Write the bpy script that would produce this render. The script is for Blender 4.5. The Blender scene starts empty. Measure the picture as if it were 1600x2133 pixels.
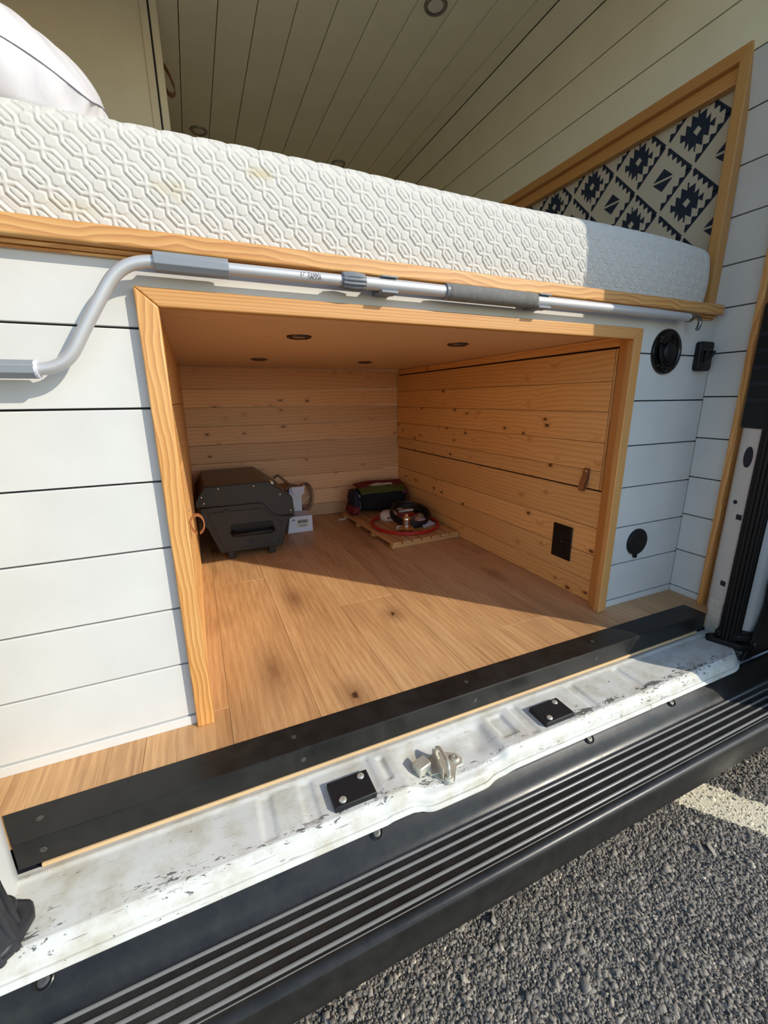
import bpy, bmesh, math, random
import numpy as np
from mathutils import Vector, Matrix
random.seed(7); rng = np.random.default_rng(7)
SC = bpy.context.scene; COL = SC.collection
R = math.radians
# ------------------------------------------------------------------ camera, world, sun, exposure
def make_camera():
    pitch, yaw, roll = R(14.943), R(23.712), R(-0.5764)
    fw = Vector((math.sin(yaw)*math.cos(pitch), math.cos(yaw)*math.cos(pitch), -math.sin(pitch)))
    rt = Vector((math.cos(yaw), -math.sin(yaw), 0)); up = rt.cross(fw)
    r2 = rt*math.cos(roll)+up*math.sin(roll); u2 = -rt*math.sin(roll)+up*math.cos(roll)
    cd = bpy.data.cameras.new('camera'); co = bpy.data.objects.new('camera', cd); COL.objects.link(co)
    m = Matrix((r2, u2, -fw)).transposed().to_4x4(); m.translation = Vector((0, -0.9, 0.6975))
    co.matrix_world = m
    cd.sensor_fit = 'VERTICAL'; cd.sensor_height = 24; cd.sensor_width = 18; cd.lens = 877.49/2133*24
    cd.clip_start = 0.02; cd.clip_end = 200
    SC.camera = co
make_camera()
SUN_EL, SUN_AZ = R(31.5), math.atan2(.663, -.749)      # azimuth clockwise from +Y
W = bpy.data.worlds.new('world'); SC.world = W; W.use_nodes = True
nt = W.node_tree; bg = nt.nodes['Background']
sky = nt.nodes.new('ShaderNodeTexSky'); sky.sky_type = 'NISHITA'; sky.sun_disc = False
sky.sun_elevation = SUN_EL; sky.sun_rotation = SUN_AZ; sky.air_density = 1.1; sky.dust_density = 0.2; sky.ozone_density = 2.5
nt.links.new(sky.outputs[0], bg.inputs[0]); bg.inputs[1].default_value = 0.235
sd = bpy.data.lights.new('sun', 'SUN'); sd.energy = 3.5; sd.angle = R(0.53); sd.color = (1.0, .925, .79)
so = bpy.data.objects.new('sun', sd); COL.objects.link(so)
sv = Vector((math.sin(SUN_AZ)*math.cos(SUN_EL), math.cos(SUN_AZ)*math.cos(SUN_EL), math.sin(SUN_EL)))
so.rotation_euler = sv.to_track_quat('Z', 'Y').to_euler(); so.location = sv*6
vs = SC.view_settings; SC.display_settings.display_device = 'sRGB'
vs.view_transform = 'Standard'; vs.look = 'None'; vs.gamma = 1; vs.use_curve_mapping = False
vs.exposure = 0.1
# ------------------------------------------------------------------ mesh helpers
class MB:
    def __init__(s): s.v = []; s.f = []
    def add(s, v, f):
        n = len(s.v); s.v += [tuple(p) for p in v]; s.f += [tuple(i+n for i in q) for q in f]; return s
    def box(s, x0, x1, y0, y1, z0, z1, M=None):
        v = [(x, y, z) for x in (x0, x1) for y in (y0, y1) for z in (z0, z1)]
        f = [(0, 1, 3, 2), (4, 6, 7, 5), (0, 4, 5, 1), (2, 3, 7, 6), (0, 2, 6, 4), (1, 5, 7, 3)]
        if M is not None: v = [tuple(M @ Vector(p)) for p in v]
        return s.add(v, f)
    def tube(s, pts, r, n=16, closed=False, caps=True):
        P = [Vector(p) for p in pts]; m = len(P); rr = r if isinstance(r, (list, tuple)) else [r]*m
        T = []
        for i in range(m):
            a = P[(i-1) % m] if (closed or i > 0) else P[i]; b = P[(i+1) % m] if (closed or i < m-1) else P[i]
            T.append((b-a).normalized())
        N = T[0].orthogonal().normalized(); V = []
        for i in range(m):
            N = (N - T[i]*N.dot(T[i])).normalized(); B = T[i].cross(N)
            for k in range(n):
                a = 2*math.pi*k/n; V.append(P[i]+(N*math.cos(a)+B*math.sin(a))*rr[i])
        F = []
        for i in range(m if closed else m-1):
            j = (i+1) % m
            for k in range(n):
                k2 = (k+1) % n; F.append((i*n+k, i*n+k2, j*n+k2, j*n+k))
        if caps and not closed:
            F.append(tuple(range(n-1, -1, -1))); F.append(tuple((m-1)*n+k for k in range(n)))
        return s.add(V, F)
    def lathe(s, prof, M=None, n=32):
        # prof: (r, h) revolved round local Z
        V = []; F = []
        for r, h in prof:
            for k in range(n):
                a = 2*math.pi*k/n; V.append((r*math.cos(a), r*math.sin(a), h))
        for i in range(len(prof)-1):
            for k in range(n):
                k2 = (k+1) % n; F.append((i*n+k, i*n+k2, (i+1)*n+k2, (i+1)*n+k))
        F.append(tuple(range(n-1, -1, -1))); F.append(tuple((len(prof)-1)*n+k for k in range(n)))
        if M is not None: V = [tuple(M @ Vector(p)) for p in V]
        return s.add(V, F)
    def prism(s, poly, a, b, ax=1):
        # poly in the two other axes (in x,y,z order), extruded along axis ax from a to b
        n = len(poly)
        def mk(p, t):
            q = list(p); q.insert(ax, t); return tuple(q)
        V = [mk(p, a) for p in poly]+[mk(p, b) for p in poly]
        F = [tuple(range(n)), tuple(range(2*n-1, n-1, -1))]+[(i, i+n, (i+1) % n+n, (i+1) % n) for i in range(n)]
        return s.add(V, F)
    def grid(s, A):
        # A: (n,m,3) array
        n, m = A.shape[:2]; V = A.reshape(-1, 3).tolist()
        F = [(i*m+j, i*m+j+1, (i+1)*m+j+1, (i+1)*m+j) for i in range(n-1) for j in range(m-1)]
        return s.add(V, F)
    def mesh(s, name, origin=(0, 0, 0), smooth=None, fixn=True):
        me = bpy.data.meshes.new(name); o = Vector(origin)
        me.from_pydata([(p[0]-o.x, p[1]-o.y, p[2]-o.z) for p in s.v], [], s.f)
        if fixn:
            b = bmesh.new(); b.from_mesh(me); bmesh.ops.recalc_face_normals(b, faces=b.faces); b.to_mesh(me); b.free()
        if smooth is not None:
            me.shade_smooth()
            if smooth < 179: me.set_sharp_from_angle(angle=R(smooth))
        return me
ROOTS = {}
def link(name, me, mat, parent=None, origin=(0, 0, 0)):
    o = bpy.data.objects.new(name, me); COL.objects.link(o)
    o.location = origin
    if mat: me.materials.append(mat)
    if parent is not None:
        o.parent = parent; o.matrix_parent_inverse = world_inv(parent)
    return o
def world_inv(p):
    # world matrices are evaluated by hand because nothing is rotated at the root
    M = Matrix.Identity(4); q = p
    M = wm(p); return M.inverted()
def wm(p):
    l = p.matrix_basis.copy()
    if p.parent is None: return l
    return wm(p.parent) @ p.matrix_parent_inverse @ l
def B(name, mb, mat, parent=None, smooth=40, bevel=0, seg=2, origin=None):
    if origin is None:
        a = np.array(mb.v); c = (a.min(0)+a.max(0))/2; origin = tuple(c)
    o = link(name, mb.mesh(name, origin, smooth), mat, parent, origin)
    if bevel:
        m = o.modifiers.new('bevel', 'BEVEL'); m.width = bevel; m.segments = seg; m.limit_method = 'ANGLE'; m.angle_limit = R(40)
    return o
def tag(o, label=None, cat=None, group=None, kind=None):
    if label: o['label'] = label
    if cat: o['category'] = cat
    if group: o['group'] = group
    if kind: o['kind'] = kind
    return o
def empty(name, loc, label=None, cat=None, group=None, kind=None):
    o = bpy.data.objects.new(name, None); COL.objects.link(o); o.location = loc; o.empty_display_size = .05
    return tag(o, label, cat, group, kind)
def bx(name, x0, x1, y0, y1, z0, z1, mat, parent=None, bevel=.001, **k):
    return B(name, MB().box(x0, x1, y0, y1, z0, z1), mat, parent, bevel=bevel, **k)
def copy_tree(o, loc):
    r = o.copy(); COL.objects.link(r); r.location = loc
    for ch in o.children:
        c = ch.copy(); COL.objects.link(c); c.parent = r
        for g in ch.children:
            d = g.copy(); COL.objects.link(d); d.parent = c
    return r
# ------------------------------------------------------------------ materials
def lin(c):
    return tuple(((v/255)/12.92 if v <= 10 else (((v/255)+.055)/1.055)**2.4) for v in c)+(1,)
class NT:
    def __init__(s, name, rough=.5, metal=0, col=(200, 200, 200), spec=.5):
        s.m = bpy.data.materials.new(name); s.m.use_nodes = True; s.t = s.m.node_tree; s.b = s.t.nodes['Principled BSDF']
        s.b.inputs['Roughness'].default_value = rough; s.b.inputs['Metallic'].default_value = metal
        s.b.inputs['Base Color'].default_value = lin(col); s.b.inputs['Specular IOR Level'].default_value = spec
        s.m.diffuse_color = lin(col)
    def n(s, t, **k):
        nd = s.t.nodes.new(t)
        for a, b in k.items():
            if hasattr(nd, a): setattr(nd, a, b)
            else: nd.inputs[a.replace('_', ' ')].default_value = b
        return nd
    def l(s, a, b): s.t.links.new(a, b)
    def coords(s, scale=(1, 1, 1), rand=20., world=False):
        tc = s.n('ShaderNodeTexCoord'); oi = s.n('ShaderNodeObjectInfo')
        mp = s.n('ShaderNodeMapping')
        mp.inputs['Scale'].default_value = scale
        if world:
            g = s.n('ShaderNodeNewGeometry'); s.l(g.outputs['Position'], mp.inputs[0]); return mp.outputs[0]
        m = s.n('ShaderNodeMath', operation='MULTIPLY'); s.l(oi.outputs['Random'], m.inputs[0]); m.inputs[1].default_value = rand
        v = s.n('ShaderNodeVectorMath', operation='ADD'); s.l(tc.outputs['Object'], v.inputs[0]); s.l(m.outputs[0], v.inputs[1])
        s.l(v.outputs[0], mp.inputs[0]); return mp.outputs[0]
    def noise(s, vec, scale, detail=3, rough=.5, dist=0):
        n = s.n('ShaderNodeTexNoise'); n.inputs['Scale'].default_value = scale; n.inputs['Detail'].default_value = detail
        n.inputs['Roughness'].default_value = rough; n.inputs['Distortion'].default_value = dist
        s.l(vec, n.inputs['Vector']); return n.outputs['Fac']
    def ramp(s, fac, stops):
        r = s.n('ShaderNodeValToRGB'); e = r.color_ramp.elements
        while len(e) < len(stops): e.new(.5)
        for k, (p, c) in enumerate(stops):
            e[k].position = p; e[k].color = lin(c) if isinstance(c, tuple) else (c, c, c, 1)
        s.l(fac, r.inputs[0]); return r.outputs[0]
    def math(s, op, a, b=None, c=None):
        m = s.n('ShaderNodeMath', operation=op)
        for i, x in enumerate((a, b, c)):
            if x is None: continue
            if isinstance(x, (int, float)): m.inputs[i].default_value = x
            else: s.l(x, m.inputs[i])
        return m.outputs[0]
    def mix(s, fac, a, b, mode='MIX'):
        m = s.n('ShaderNodeMix', data_type='RGBA', blend_type=mode)
        for i, x in zip((0, 6, 7), (fac, a, b)):
            if isinstance(x, (int, float)): m.inputs[i].default_value = x
            elif isinstance(x, tuple): m.inputs[i].default_value = lin(x)
            else: s.l(x, m.inputs[i])
        return m.outputs[2]
    def bump(s, h, strength=.3, dist=.001):
        b = s.n('ShaderNodeBump'); b.inputs['Strength'].default_value = strength; b.inputs['Distance'].default_value = dist
        s.l(h, b.inputs['Height']); s.l(b.outputs[0], s.b.inputs['Normal'])
    def color(s, c): s.l(c, s.b.inputs['Base Color'])
    def rough(s, c): s.l(c, s.b.inputs['Roughness'])
def plain(name, col, rough=.5, metal=0, nz=0, nscale=200, spec=.5, var=0):
    k = NT(name, rough, metal, col, spec)
    if nz or var:
        v = k.coords((1, 1, 1), 5)
        h = k.noise(v, nscale, 3)
        if nz: k.bump(h, nz, .001)
        if var:
            d = tuple(int(c*(1-var)) for c in col); e = tuple(min(255, int(c*(1+var))) for c in col)
            k.color(k.ramp(k.noise(v, nscale*.15, 4), [(.3, d), (.7, e)]))
    return k.m
def wood(name, light, mid, dark, axis=0, kind='flat', period=.02, length=.35, warp=.018, knots=0, tone=.10, rough=.45, knotcol=(66, 30, 14), contrast=1.0):
    """kind 'flat': broad wavy cathedral figure; 'edge': fine straight growth lines"""
    k = NT(name, rough, 0, mid)
    o1, o2 = [a for a in (0, 1, 2) if a != axis]
    v = k.coords((1, 1, 1), 37)
    sep = k.n('ShaderNodeSeparateXYZ'); k.l(v, sep.inputs[0])
    L, A, Bc = sep.outputs[axis], sep.outputs[o1], sep.outputs[o2]
    sc = [3.0, 3.0, 3.0]; sc[axis] = 1/length
    lo = k.noise(k.coords(tuple(sc), 37), 1.0, 2, .45)                   # slow drift of the rings along the board
    sc = [9.0, 9.0, 9.0]; sc[axis] = 4/length
    mi = k.noise(k.coords(tuple(sc), 37), 1.0, 2, .5)
    cross = k.math('ADD', A, k.math('MULTIPLY', Bc, .83))
    amp = warp*6 if kind == 'flat' else warp*1.5
    ph = k.math('ADD', cross, k.math('ADD', k.math('MULTIPLY', lo, amp), k.math('MULTIPLY', mi, amp*.22)))
    kd = None
    if knots:
        sk = [11, 11, 11]; sk[axis] = 6
        vo = k.n('ShaderNodeTexVoronoi'); vo.inputs['Scale'].default_value = knots; k.l(k.coords(tuple(sk), 3), vo.inputs['Vector'])
        kd = vo.outputs['Distance']
        sel = k.n('ShaderNodeSeparateColor'); k.l(vo.outputs['Color'], sel.inputs[0])
        on = k.math('GREATER_THAN', sel.outputs[0], .3)
        kd = k.math('ADD', kd, k.math('MULTIPLY', k.math('SUBTRACT', 1.0, on), 2.0))
        kd = k.math('ADD', kd, k.math('MULTIPLY', k.math('SUBTRACT', k.noise(k.coords((60, 60, 60), 3), 1.0, 2), .5), .05))
        bulge = k.math('POWER', 2.718, k.math('MULTIPLY', k.math('MULTIPLY', kd, kd), -18.0))
        ph = k.math('ADD', ph, k.math('MULTIPLY', bulge, period*1.3))
    fr = k.math('FRACT', k.math('DIVIDE', ph, period))
    lines = k.ramp(fr, [(0, light), (.45, mid), (.80, dark), (.93, dark), (1, light)])
    base = k.mix(contrast, mid, lines)
    sf = [420, 420, 420]; sf[axis] = 9
    fn = k.noise(k.coords(tuple(sf), 11), 1.0, 3, .6)
    base = k.mix(.25, base, k.ramp(fn, [(.3, dark), (.7, light)]))
    base = k.mix(.35, base, k.ramp(lo, [(.35, mid), (.65, light)]))
    oi = k.n('ShaderNodeObjectInfo')
    hsv = k.n('ShaderNodeHueSaturation'); k.l(base, hsv.inputs['Color'])
    mr = k.n('ShaderNodeMapRange'); k.l(oi.outputs['Random'], mr.inputs[0]); mr.inputs[3].default_value = 1-tone; mr.inputs[4].default_value = 1+tone
    k.l(mr.outputs[0], hsv.inputs['Value']); base = hsv.outputs[0]
    if knots:
        halo = k.ramp(kd, [(0.0, 1.0), (.14, .7), (.30, 0.0)]); core = k.ramp(kd, [(0.0, 1.0), (.085, 1.0), (.12, 0.0)])
        base = k.mix(k.math('MULTIPLY', halo, .5), base, dark)
        base = k.mix(k.math('MULTIPLY', core, .85), base, knotcol)
    k.color(base); k.bump(fn, .10, .0005)
    return k.m
M = {}
def paint(name, col, rough=.5, mark=.0):
    k = NT(name, rough, 0, col, .35)
    v = k.coords((1, 1, 1), 9); n1 = k.noise(v, 7, 4, .55)
    d = tuple(int(c*.975) for c in col)
    k.color(k.ramp(n1, [(.35, d), (.65, col)]))
    s2 = k.noise(k.coords((120, 30, 120), 5), 1.0, 2); k.bump(s2, .05, .0008)
    return k.m
M['white'] = paint('white_paint', (214, 213, 208))
M['ceil'] = paint('cream_ceiling_paint', (246, 236, 206), .55)
M['cab'] = paint('cream_cabinet_paint', (238, 228, 202), .5)
PINE = ((228, 180, 114), (208, 146, 76), (168, 98, 40))
M['trim'] = wood('pine_trim_x', *PINE, 0, 'flat', .0105, .35, .012, rough=.42)
M['trimf'] = wood('pine_trim_fine_x', *PINE, 0, 'edge', .0052, 1.2, .004, rough=.42, contrast=.7)
M['trimy'] = wood('pine_trim_y', (214, 160, 96), (200, 140, 76), (176, 112, 52), 1, 'edge', .008, .8, .006, rough=.42, contrast=.7)
M['trimz'] = wood('pine_trim_z', *PINE, 2, 'flat', .0115, .35, .010, rough=.42)
M['trimzf'] = wood('pine_trim_fine_z', *PINE, 2, 'edge', .0055, 1.2, .004, rough=.42, contrast=.6)
M['cedx'] = wood('cedar_plank_x', (232, 192, 146), (218, 168, 120), (180, 122, 78), 0, 'flat', .016, .8, .012, 1.6, .24, .5, contrast=.55)
M['cedy'] = wood('cedar_plank_y', (240, 194, 130), (228, 170, 100), (188, 120, 60), 1, 'flat', .015, .7, .012, 1.6, .14, .5, contrast=.6)
M['ply'] = wood('plywood_panel', (238, 208, 168), (232, 198, 154), (206, 162, 116), 0, 'flat', .03, .5, .05, 0, .02, .45, contrast=.5)
M['bamboo'] = wood('bamboo_slat', (214, 168, 112), (198, 148, 92), (170, 118, 66), 1, 'edge', .006, 1, .003, 0, .06, .45, contrast=.4)
M['endgrain'] = wood('plywood_edge', (228, 196, 150), (214, 178, 128), (186, 146, 98), 0, 'edge', .003, 2, .001, 0, .0, .6)
def floor_mat():
    k = NT('oak_vinyl_plank', .42, 0, (178, 130, 80))
    v = k.coords((1, .16, 1), 31)
    a = k.noise(v, 9, 4, .6, .6); f = k.noise(k.coords((260, 9, 60), 17), 1, 4, .6); c = k.noise(k.coords((5, 1.3, 1), 7), 1, 2, .5)
    w = k.n('ShaderNodeTexWave', wave_type='BANDS', bands_direction='X'); w.inputs['Scale'].default_value = 16
    w.inputs['Distortion'].default_value = 9; w.inputs['Detail'].default_value = 3; w.inputs['Detail Scale'].default_value = .6; k.l(v, w.inputs['Vector'])
    base = k.ramp(a, [(.30, (166, 120, 76)), (.5, (204, 156, 104)), (.70, (220, 176, 124))])
    base = k.mix(.28, base, k.ramp(w.outputs['Fac'], [(.2, (212, 166, 112)), (.9, (160, 114, 70))]))
    base = k.mix(.3, base, k.ramp(f, [(.34, (150, 106, 66)), (.60, (226, 182, 130))]))
    base = k.mix(k.math('MULTIPLY', k.ramp(c, [(.5, 0.0), (.72, 1.0)]), .35), base, (132, 90, 54))
    vo = k.n('ShaderNodeTexVoronoi'); vo.inputs['Scale'].default_value = 1.0; k.l(k.coords((5, 2.2, 1), 13), vo.inputs['Vector'])
    base = k.mix(k.math('MULTIPLY', k.ramp(vo.outputs['Distance'], [(.0, 1.0), (.1, .6), (.24, 0.0)]), .5), base, (98, 62, 36))
    base = k.mix(k.math('MULTIPLY', k.ramp(vo.outputs['Distance'], [(.0, 1.0), (.025, 1.0), (.05, 0.0)]), .7), base, (52, 34, 22))
    g = k.n('ShaderNodeNewGeometry')
    for (kx, ky, rx, ry) in ((.539, .263, .016, .026), (.285, -.064, .020, .034), (.26, .52, .02, .05), (.12, .12, .02, .06)):
        mp = k.n('ShaderNodeMapping'); mp.inputs['Scale'].default_value = (1/rx, 1/ry, 0); mp.inputs['Location'].default_value = (-kx/rx, -ky/ry, 0); k.l(g.outputs['Position'], mp.inputs[0])
        ln = k.n('ShaderNodeVectorMath', operation='LENGTH'); k.l(mp.outputs[0], ln.inputs[0])
        dd = k.math('ADD', ln.outputs['Value'], k.math('MULTIPLY', k.math('SUBTRACT', k.noise(k.coords((90, 40, 1), 0), 1.0, 3), .5), .9))
        base = k.mix(k.math('MULTIPLY', k.ramp(k.math('MULTIPLY', dd, .33), [(0.0, 1.0), (.45, .45), (.95, 0.0)]), .75), base, (116, 78, 48))
        if rx < .03 and ky < .3 and kx > .2: base = k.mix(k.ramp(dd, [(.22, 1.0), (.50, 0.0)]), base, (74, 48, 30))
    k.color(base); k.bump(f, .15, .0005); return k.m
M['floor'] = floor_mat()
M['black'] = plain('black_plastic', (20, 20, 21), .45, nz=.1, nscale=300, spec=.3)
M['blackg'] = plain('glossy_black_plastic', (14, 14, 15), .22)
M['rubber'] = plain('black_rubber', (22, 22, 24), .55, nz=.15, nscale=90)
M['seal'] = plain('dusty_door_seal', (40, 40, 44), .5, nz=.2, nscale=60, var=.35)
def angle_mat():
    k = NT('black_aluminium_angle', .42, .0, (38, 38, 40), .3)
    v = k.coords((1, 1, 1), 0); n1 = k.noise(v, 14, 5, .7)
    k.color(k.ramp(n1, [(.35, (25, 24, 22)), (.7, (40, 39, 36))]))
    k.rough(k.ramp(n1, [(.3, .3), (.7, .5)])); return k.m
M['angle'] = angle_mat()
def chip_mat():
    k = NT('chipped_white_van_paint', .35, 0, (212, 211, 204), .4)
    p = k.coords((1, 1, 1), 0, world=True)
    sep = k.n('ShaderNodeSeparateXYZ'); k.l(p, sep.inputs[0])
    def band(c, hw, y):
        return k.math('SUBTRACT', 1.0, k.math('MINIMUM', 1.0, k.math('DIVIDE', k.math('ABSOLUTE', k.math('SUBTRACT', y, c)), hw)))
    edge = band(-.288, .03, sep.outputs['Y'])
    mp = k.n('ShaderNodeMapping'); mp.inputs['Scale'].default_value = (60, 190, 60); mp.inputs['Rotation'].default_value = (0, 0, R(50)); k.l(p, mp.inputs[0])
    n1 = k.noise(mp.outputs[0], 1.0, 5, .65, .8)
    n2 = k.noise(p, 9, 3, .5)
    xr = k.math('MULTIPLY', k.math('MAXIMUM', 0.0, k.math('SUBTRACT', sep.outputs['X'], .2)), .02)
    th = k.math('SUBTRACT', k.math('SUBTRACT', .70, k.math('MULTIPLY', edge, .12)), k.math('MULTIPLY', k.math('SUBTRACT', n2, .5), .3))
    th = k.math('SUBTRACT', th, xr)
    rag = k.math('MULTIPLY', band(-.2835, .0075, k.math('ADD', sep.outputs['Y'], k.math('MULTIPLY', k.math('SUBTRACT', k.noise(p, 45, 4, .7), .5), .02))), k.ramp(n2, [(.45, 0.0), (.6, .33)]))
    xm = k.math('MULTIPLY', k.math('GREATER_THAN', sep.outputs['X'], .66), k.math('LESS_THAN', sep.outputs['X'], 1.15))
    th = k.math('SUBTRACT', th, k.math('MULTIPLY', rag, xm))
    chip = k.math('GREATER_THAN', n1, th)
    mp2 = k.n('ShaderNodeMapping'); mp2.inputs['Scale'].default_value = (26, 9, 20); mp2.inputs['Rotation'].default_value = (0, 0, R(-50)); k.l(p, mp2.inputs[0])
    
    ms = k.n('ShaderNodeMapping'); ms.inputs['Scale'].default_value = (14, 420, 14); ms.inputs['Rotation'].default_value = (0, 0, R(62)); k.l(p, ms.inputs[0])
    mt_ = k.n('ShaderNodeMapping'); mt_.inputs['Scale'].default_value = (18, 360, 18); mt_.inputs['Rotation'].default_value = (0, 0, R(-38)); k.l(p, mt_.inputs[0])
    scr = k.math('MAXIMUM', k.math('GREATER_THAN', k.noise(ms.outputs[0], 1.0, 2, .5), .72), k.math('GREATER_THAN', k.noise(mt_.outputs[0], 1.0, 2, .5), .725))
    dirt = k.ramp(k.noise(p, 16, 5, .65), [(.45, (212, 211, 202)), (.8, (178, 168, 142))])
    c = k.mix(k.math('MULTIPLY', scr, .6), dirt, (110, 104, 92))
    c = k.mix(chip, c, (104, 104, 98)); k.color(c)
    k.bump(chip, -.25, .0006)
    return k.m
M['van'] = chip_mat()
M['body'] = plain('white_van_paint', (208, 207, 203), .35)
def mattress_mat():
    k = NT('quilted_knit_cover', .92, 0, (206, 203, 195), .1)
    p = k.coords((1, 1, 1), 0, world=True)
    n = k.noise(p, 14, 4, .6, .5)
    def blob(cx, cz, rx, rz, s):
        sub = k.n('ShaderNodeMapping'); sub.inputs['Location'].default_value = (-cx/rx, 0, -cz/rz); sub.inputs['Scale'].default_value = (1/rx, 0, 1/rz)
        k.l(p, sub.inputs[0]); ln = k.n('ShaderNodeVectorMath', operation='LENGTH'); k.l(sub.outputs[0], ln.inputs[0])
        return k.math('MULTIPLY', k.ramp(k.math('ADD', ln.outputs['Value'], k.math('MULTIPLY', n, 1.2)), [(.6, 1.0), (1.4, 0.0)]), s)
    c = (206, 203, 195)
    c = k.mix(blob(.160, 1.090, .075, .030, .55), c, (188, 172, 124))
    c = k.mix(blob(.0, 1.045, .075, .045, .55), c, (192, 178, 140))
    c = k.mix(blob(-.13, 1.0, .10, .03, .35), c, (194, 184, 150))
    c = k.mix(blob(.66, 1.01, .02, .03, .3), c, (190, 188, 180))
    k.color(c)
    k.b.inputs['Sheen Weight'].default_value = .3
    f = k.noise(p, 900, 2); k.bump(f, .25, .0006)
    return k.m
M['quilt'] = mattress_mat()
def pillow_mat():
    k = NT('white_satin_fabric', .5, 0, (212, 208, 210), .3)
    k.b.inputs['Sheen Weight'].default_value = .4
    v = k.coords((1, 1, 1), 0); k.bump(k.noise(v, 30, 3, .5, 1.0), .2, .006); return k.m
M['pillow'] = pillow_mat()
M['seam'] = plain('grey_seam', (120, 118, 126), .8)
M['alu'] = plain('anodised_aluminium', (196, 196, 196), .42, .35, nz=.03, nscale=400)
M['grey'] = plain('grey_plastic', (134, 140, 146), .45)
M['dgrey'] = plain('dark_grey_plastic', (110, 114, 120), .4)
M['foam'] = plain('grey_foam', (116, 114, 110), .95, nz=.5, nscale=500, var=.06)
M['steel'] = plain('steel', (150, 146, 140), .35, 1.0)
M['zinc'] = plain('zinc_plated_steel', (206, 203, 186), .35, .55, nz=.1, nscale=120, var=.1)
M['chrome'] = plain('chrome', (225, 220, 215), .07, 1.0)
M['screw'] = plain('screw_steel', (84, 82, 78), .45, .5)
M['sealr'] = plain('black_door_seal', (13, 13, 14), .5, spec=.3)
M['cream'] = plain('cream_canvas', (206, 194, 172), .85, nz=.1, nscale=600)
M['navy'] = plain('navy_print', (34, 44, 62), .85)
M['leather'] = plain('tan_leather', (146, 92, 54), .5, nz=.3, nscale=180, var=.15)
M['grill'] = plain('black_powder_coat', (31, 29, 28), .42, .1, nz=.1, nscale=500)
M['grilllid'] = plain('dark_bronze_coat', (62, 46, 38), .35, .3)
M['wpaper'] = plain('white_card', (214, 214, 224), .6)
M['card'] = plain('brown_card', (142, 104, 82), .7)
M['blue'] = plain('blue_card', (60, 90, 150), .6)
M['ink'] = plain('black_ink', (24, 24, 40), .6)
M['red'] = plain('red_hose', (176, 24, 26), .35)
M['redf'] = plain('red_fabric', (104, 16, 22), .8)
M['greenf'] = plain('olive_green_fabric', (74, 86, 30), .8)
M['purple'] = plain('purple_fabric', (26, 20, 44), .8)
M['blackf'] = plain('black_fabric', (10, 10, 11), .9, nz=.4, nscale=60)
M['magenta'] = plain('magenta_fabric', (96, 20, 52), .8)
M['hblack'] = plain('black_hose', (16, 16, 17), .4)
M['offwhite'] = plain('off_white_plastic', (212, 204, 190), .4)
M['lens'] = plain('frosted_lens', (226, 214, 200), .25, 0)
M['bronze'] = plain('bronze_ring', (88, 72, 58), .3, .8)
def glasspl():
    k = NT('clear_bag_plastic', .15, 0, (210, 190, 170)); k.b.inputs['Transmission Weight'].default_value = .6
    return k.m
M['clear'] = glasspl()
def step_mat():
    k = NT('black_step_plastic', .3, 0, (36, 37, 38), .28)
    p = k.coords((1, 1, 1), 0, world=True); n = k.noise(p, 300, 3); k.bump(n, .12, .0005)
    k.rough(k.ramp(k.noise(p, 12, 5, .7), [(.3, .24), (.75, .38)]))
    k.color(k.ramp(k.noise(p, 22, 5, .7), [(.35, (30, 29, 27)), (.75, (46, 45, 42))])); return k.m
M['step'] = step_mat()
M['rib'] = plain('pale_rib_plastic', (120, 117, 110), .22, 0, nz=.1, nscale=300)  # paler grey than the step tread
def asphalt_mat():
    k = NT('asphalt_binder', .85, 0, (62, 60, 58), .3)
    p = k.coords((1, 1, 1), 0, world=True); n = k.noise(p, 180, 4, .7)
    vo = k.n('ShaderNodeTexVoronoi'); vo.inputs['Scale'].default_value = 130; k.l(p, vo.inputs['Vector'])
    c = k.ramp(n, [(.3, (62, 60, 59)), (.7, (116, 112, 108))])
    c = k.mix(.5, c, k.ramp(vo.outputs['Color'], [(.1, (50, 48, 46)), (.9, (128, 122, 114))]))
    k.color(c); k.bump(k.math('ADD', n, vo.outputs['Distance']), .5, .003); return k.m
M['asph'] = asphalt_mat()
def stone_mat():
    k = NT('asphalt_aggregate_stone', .7, 0, (110, 105, 98), .35)
    a = k.n('ShaderNodeAttribute', attribute_name='tint'); 
    c = k.ramp(a.outputs['Fac'], [(0, (66, 62, 58)), (.35, (124, 115, 102)), (.75, (170, 158, 140)), (.93, (196, 182, 156)), (1, (236, 222, 192))])
    p = k.coords((1, 1, 1), 0, world=True)
    # painted parking line, a real band on the tarmac
    sep = k.n('ShaderNodeSeparateXYZ'); k.l(p, sep.inputs[0])
    k.color(k.mix(.25, c, k.ramp(k.noise(p, 400, 3), [(.3, (86, 84, 82)), (.7, (170, 164, 154))]))); return k.m
M['stone'] = stone_mat()
def line_mat():
    k = NT('worn_cream_road_paint', .75, 0, (214, 200, 168), .3)
    p = k.coords((1, 1, 1), 0, world=True)
    n = k.noise(p, 90, 5, .7, .5); c = k.ramp(k.noise(p, 300, 3), [(.3, (218, 204, 172)), (.7, (240, 228, 198))])
    k.color(k.mix(k.ramp(n, [(.70, 0.0), (.74, 1.0)]), c, (110, 104, 98))); k.bump(k.noise(p, 260, 3), .6, .003); return k.m
M['line'] = line_mat()
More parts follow.
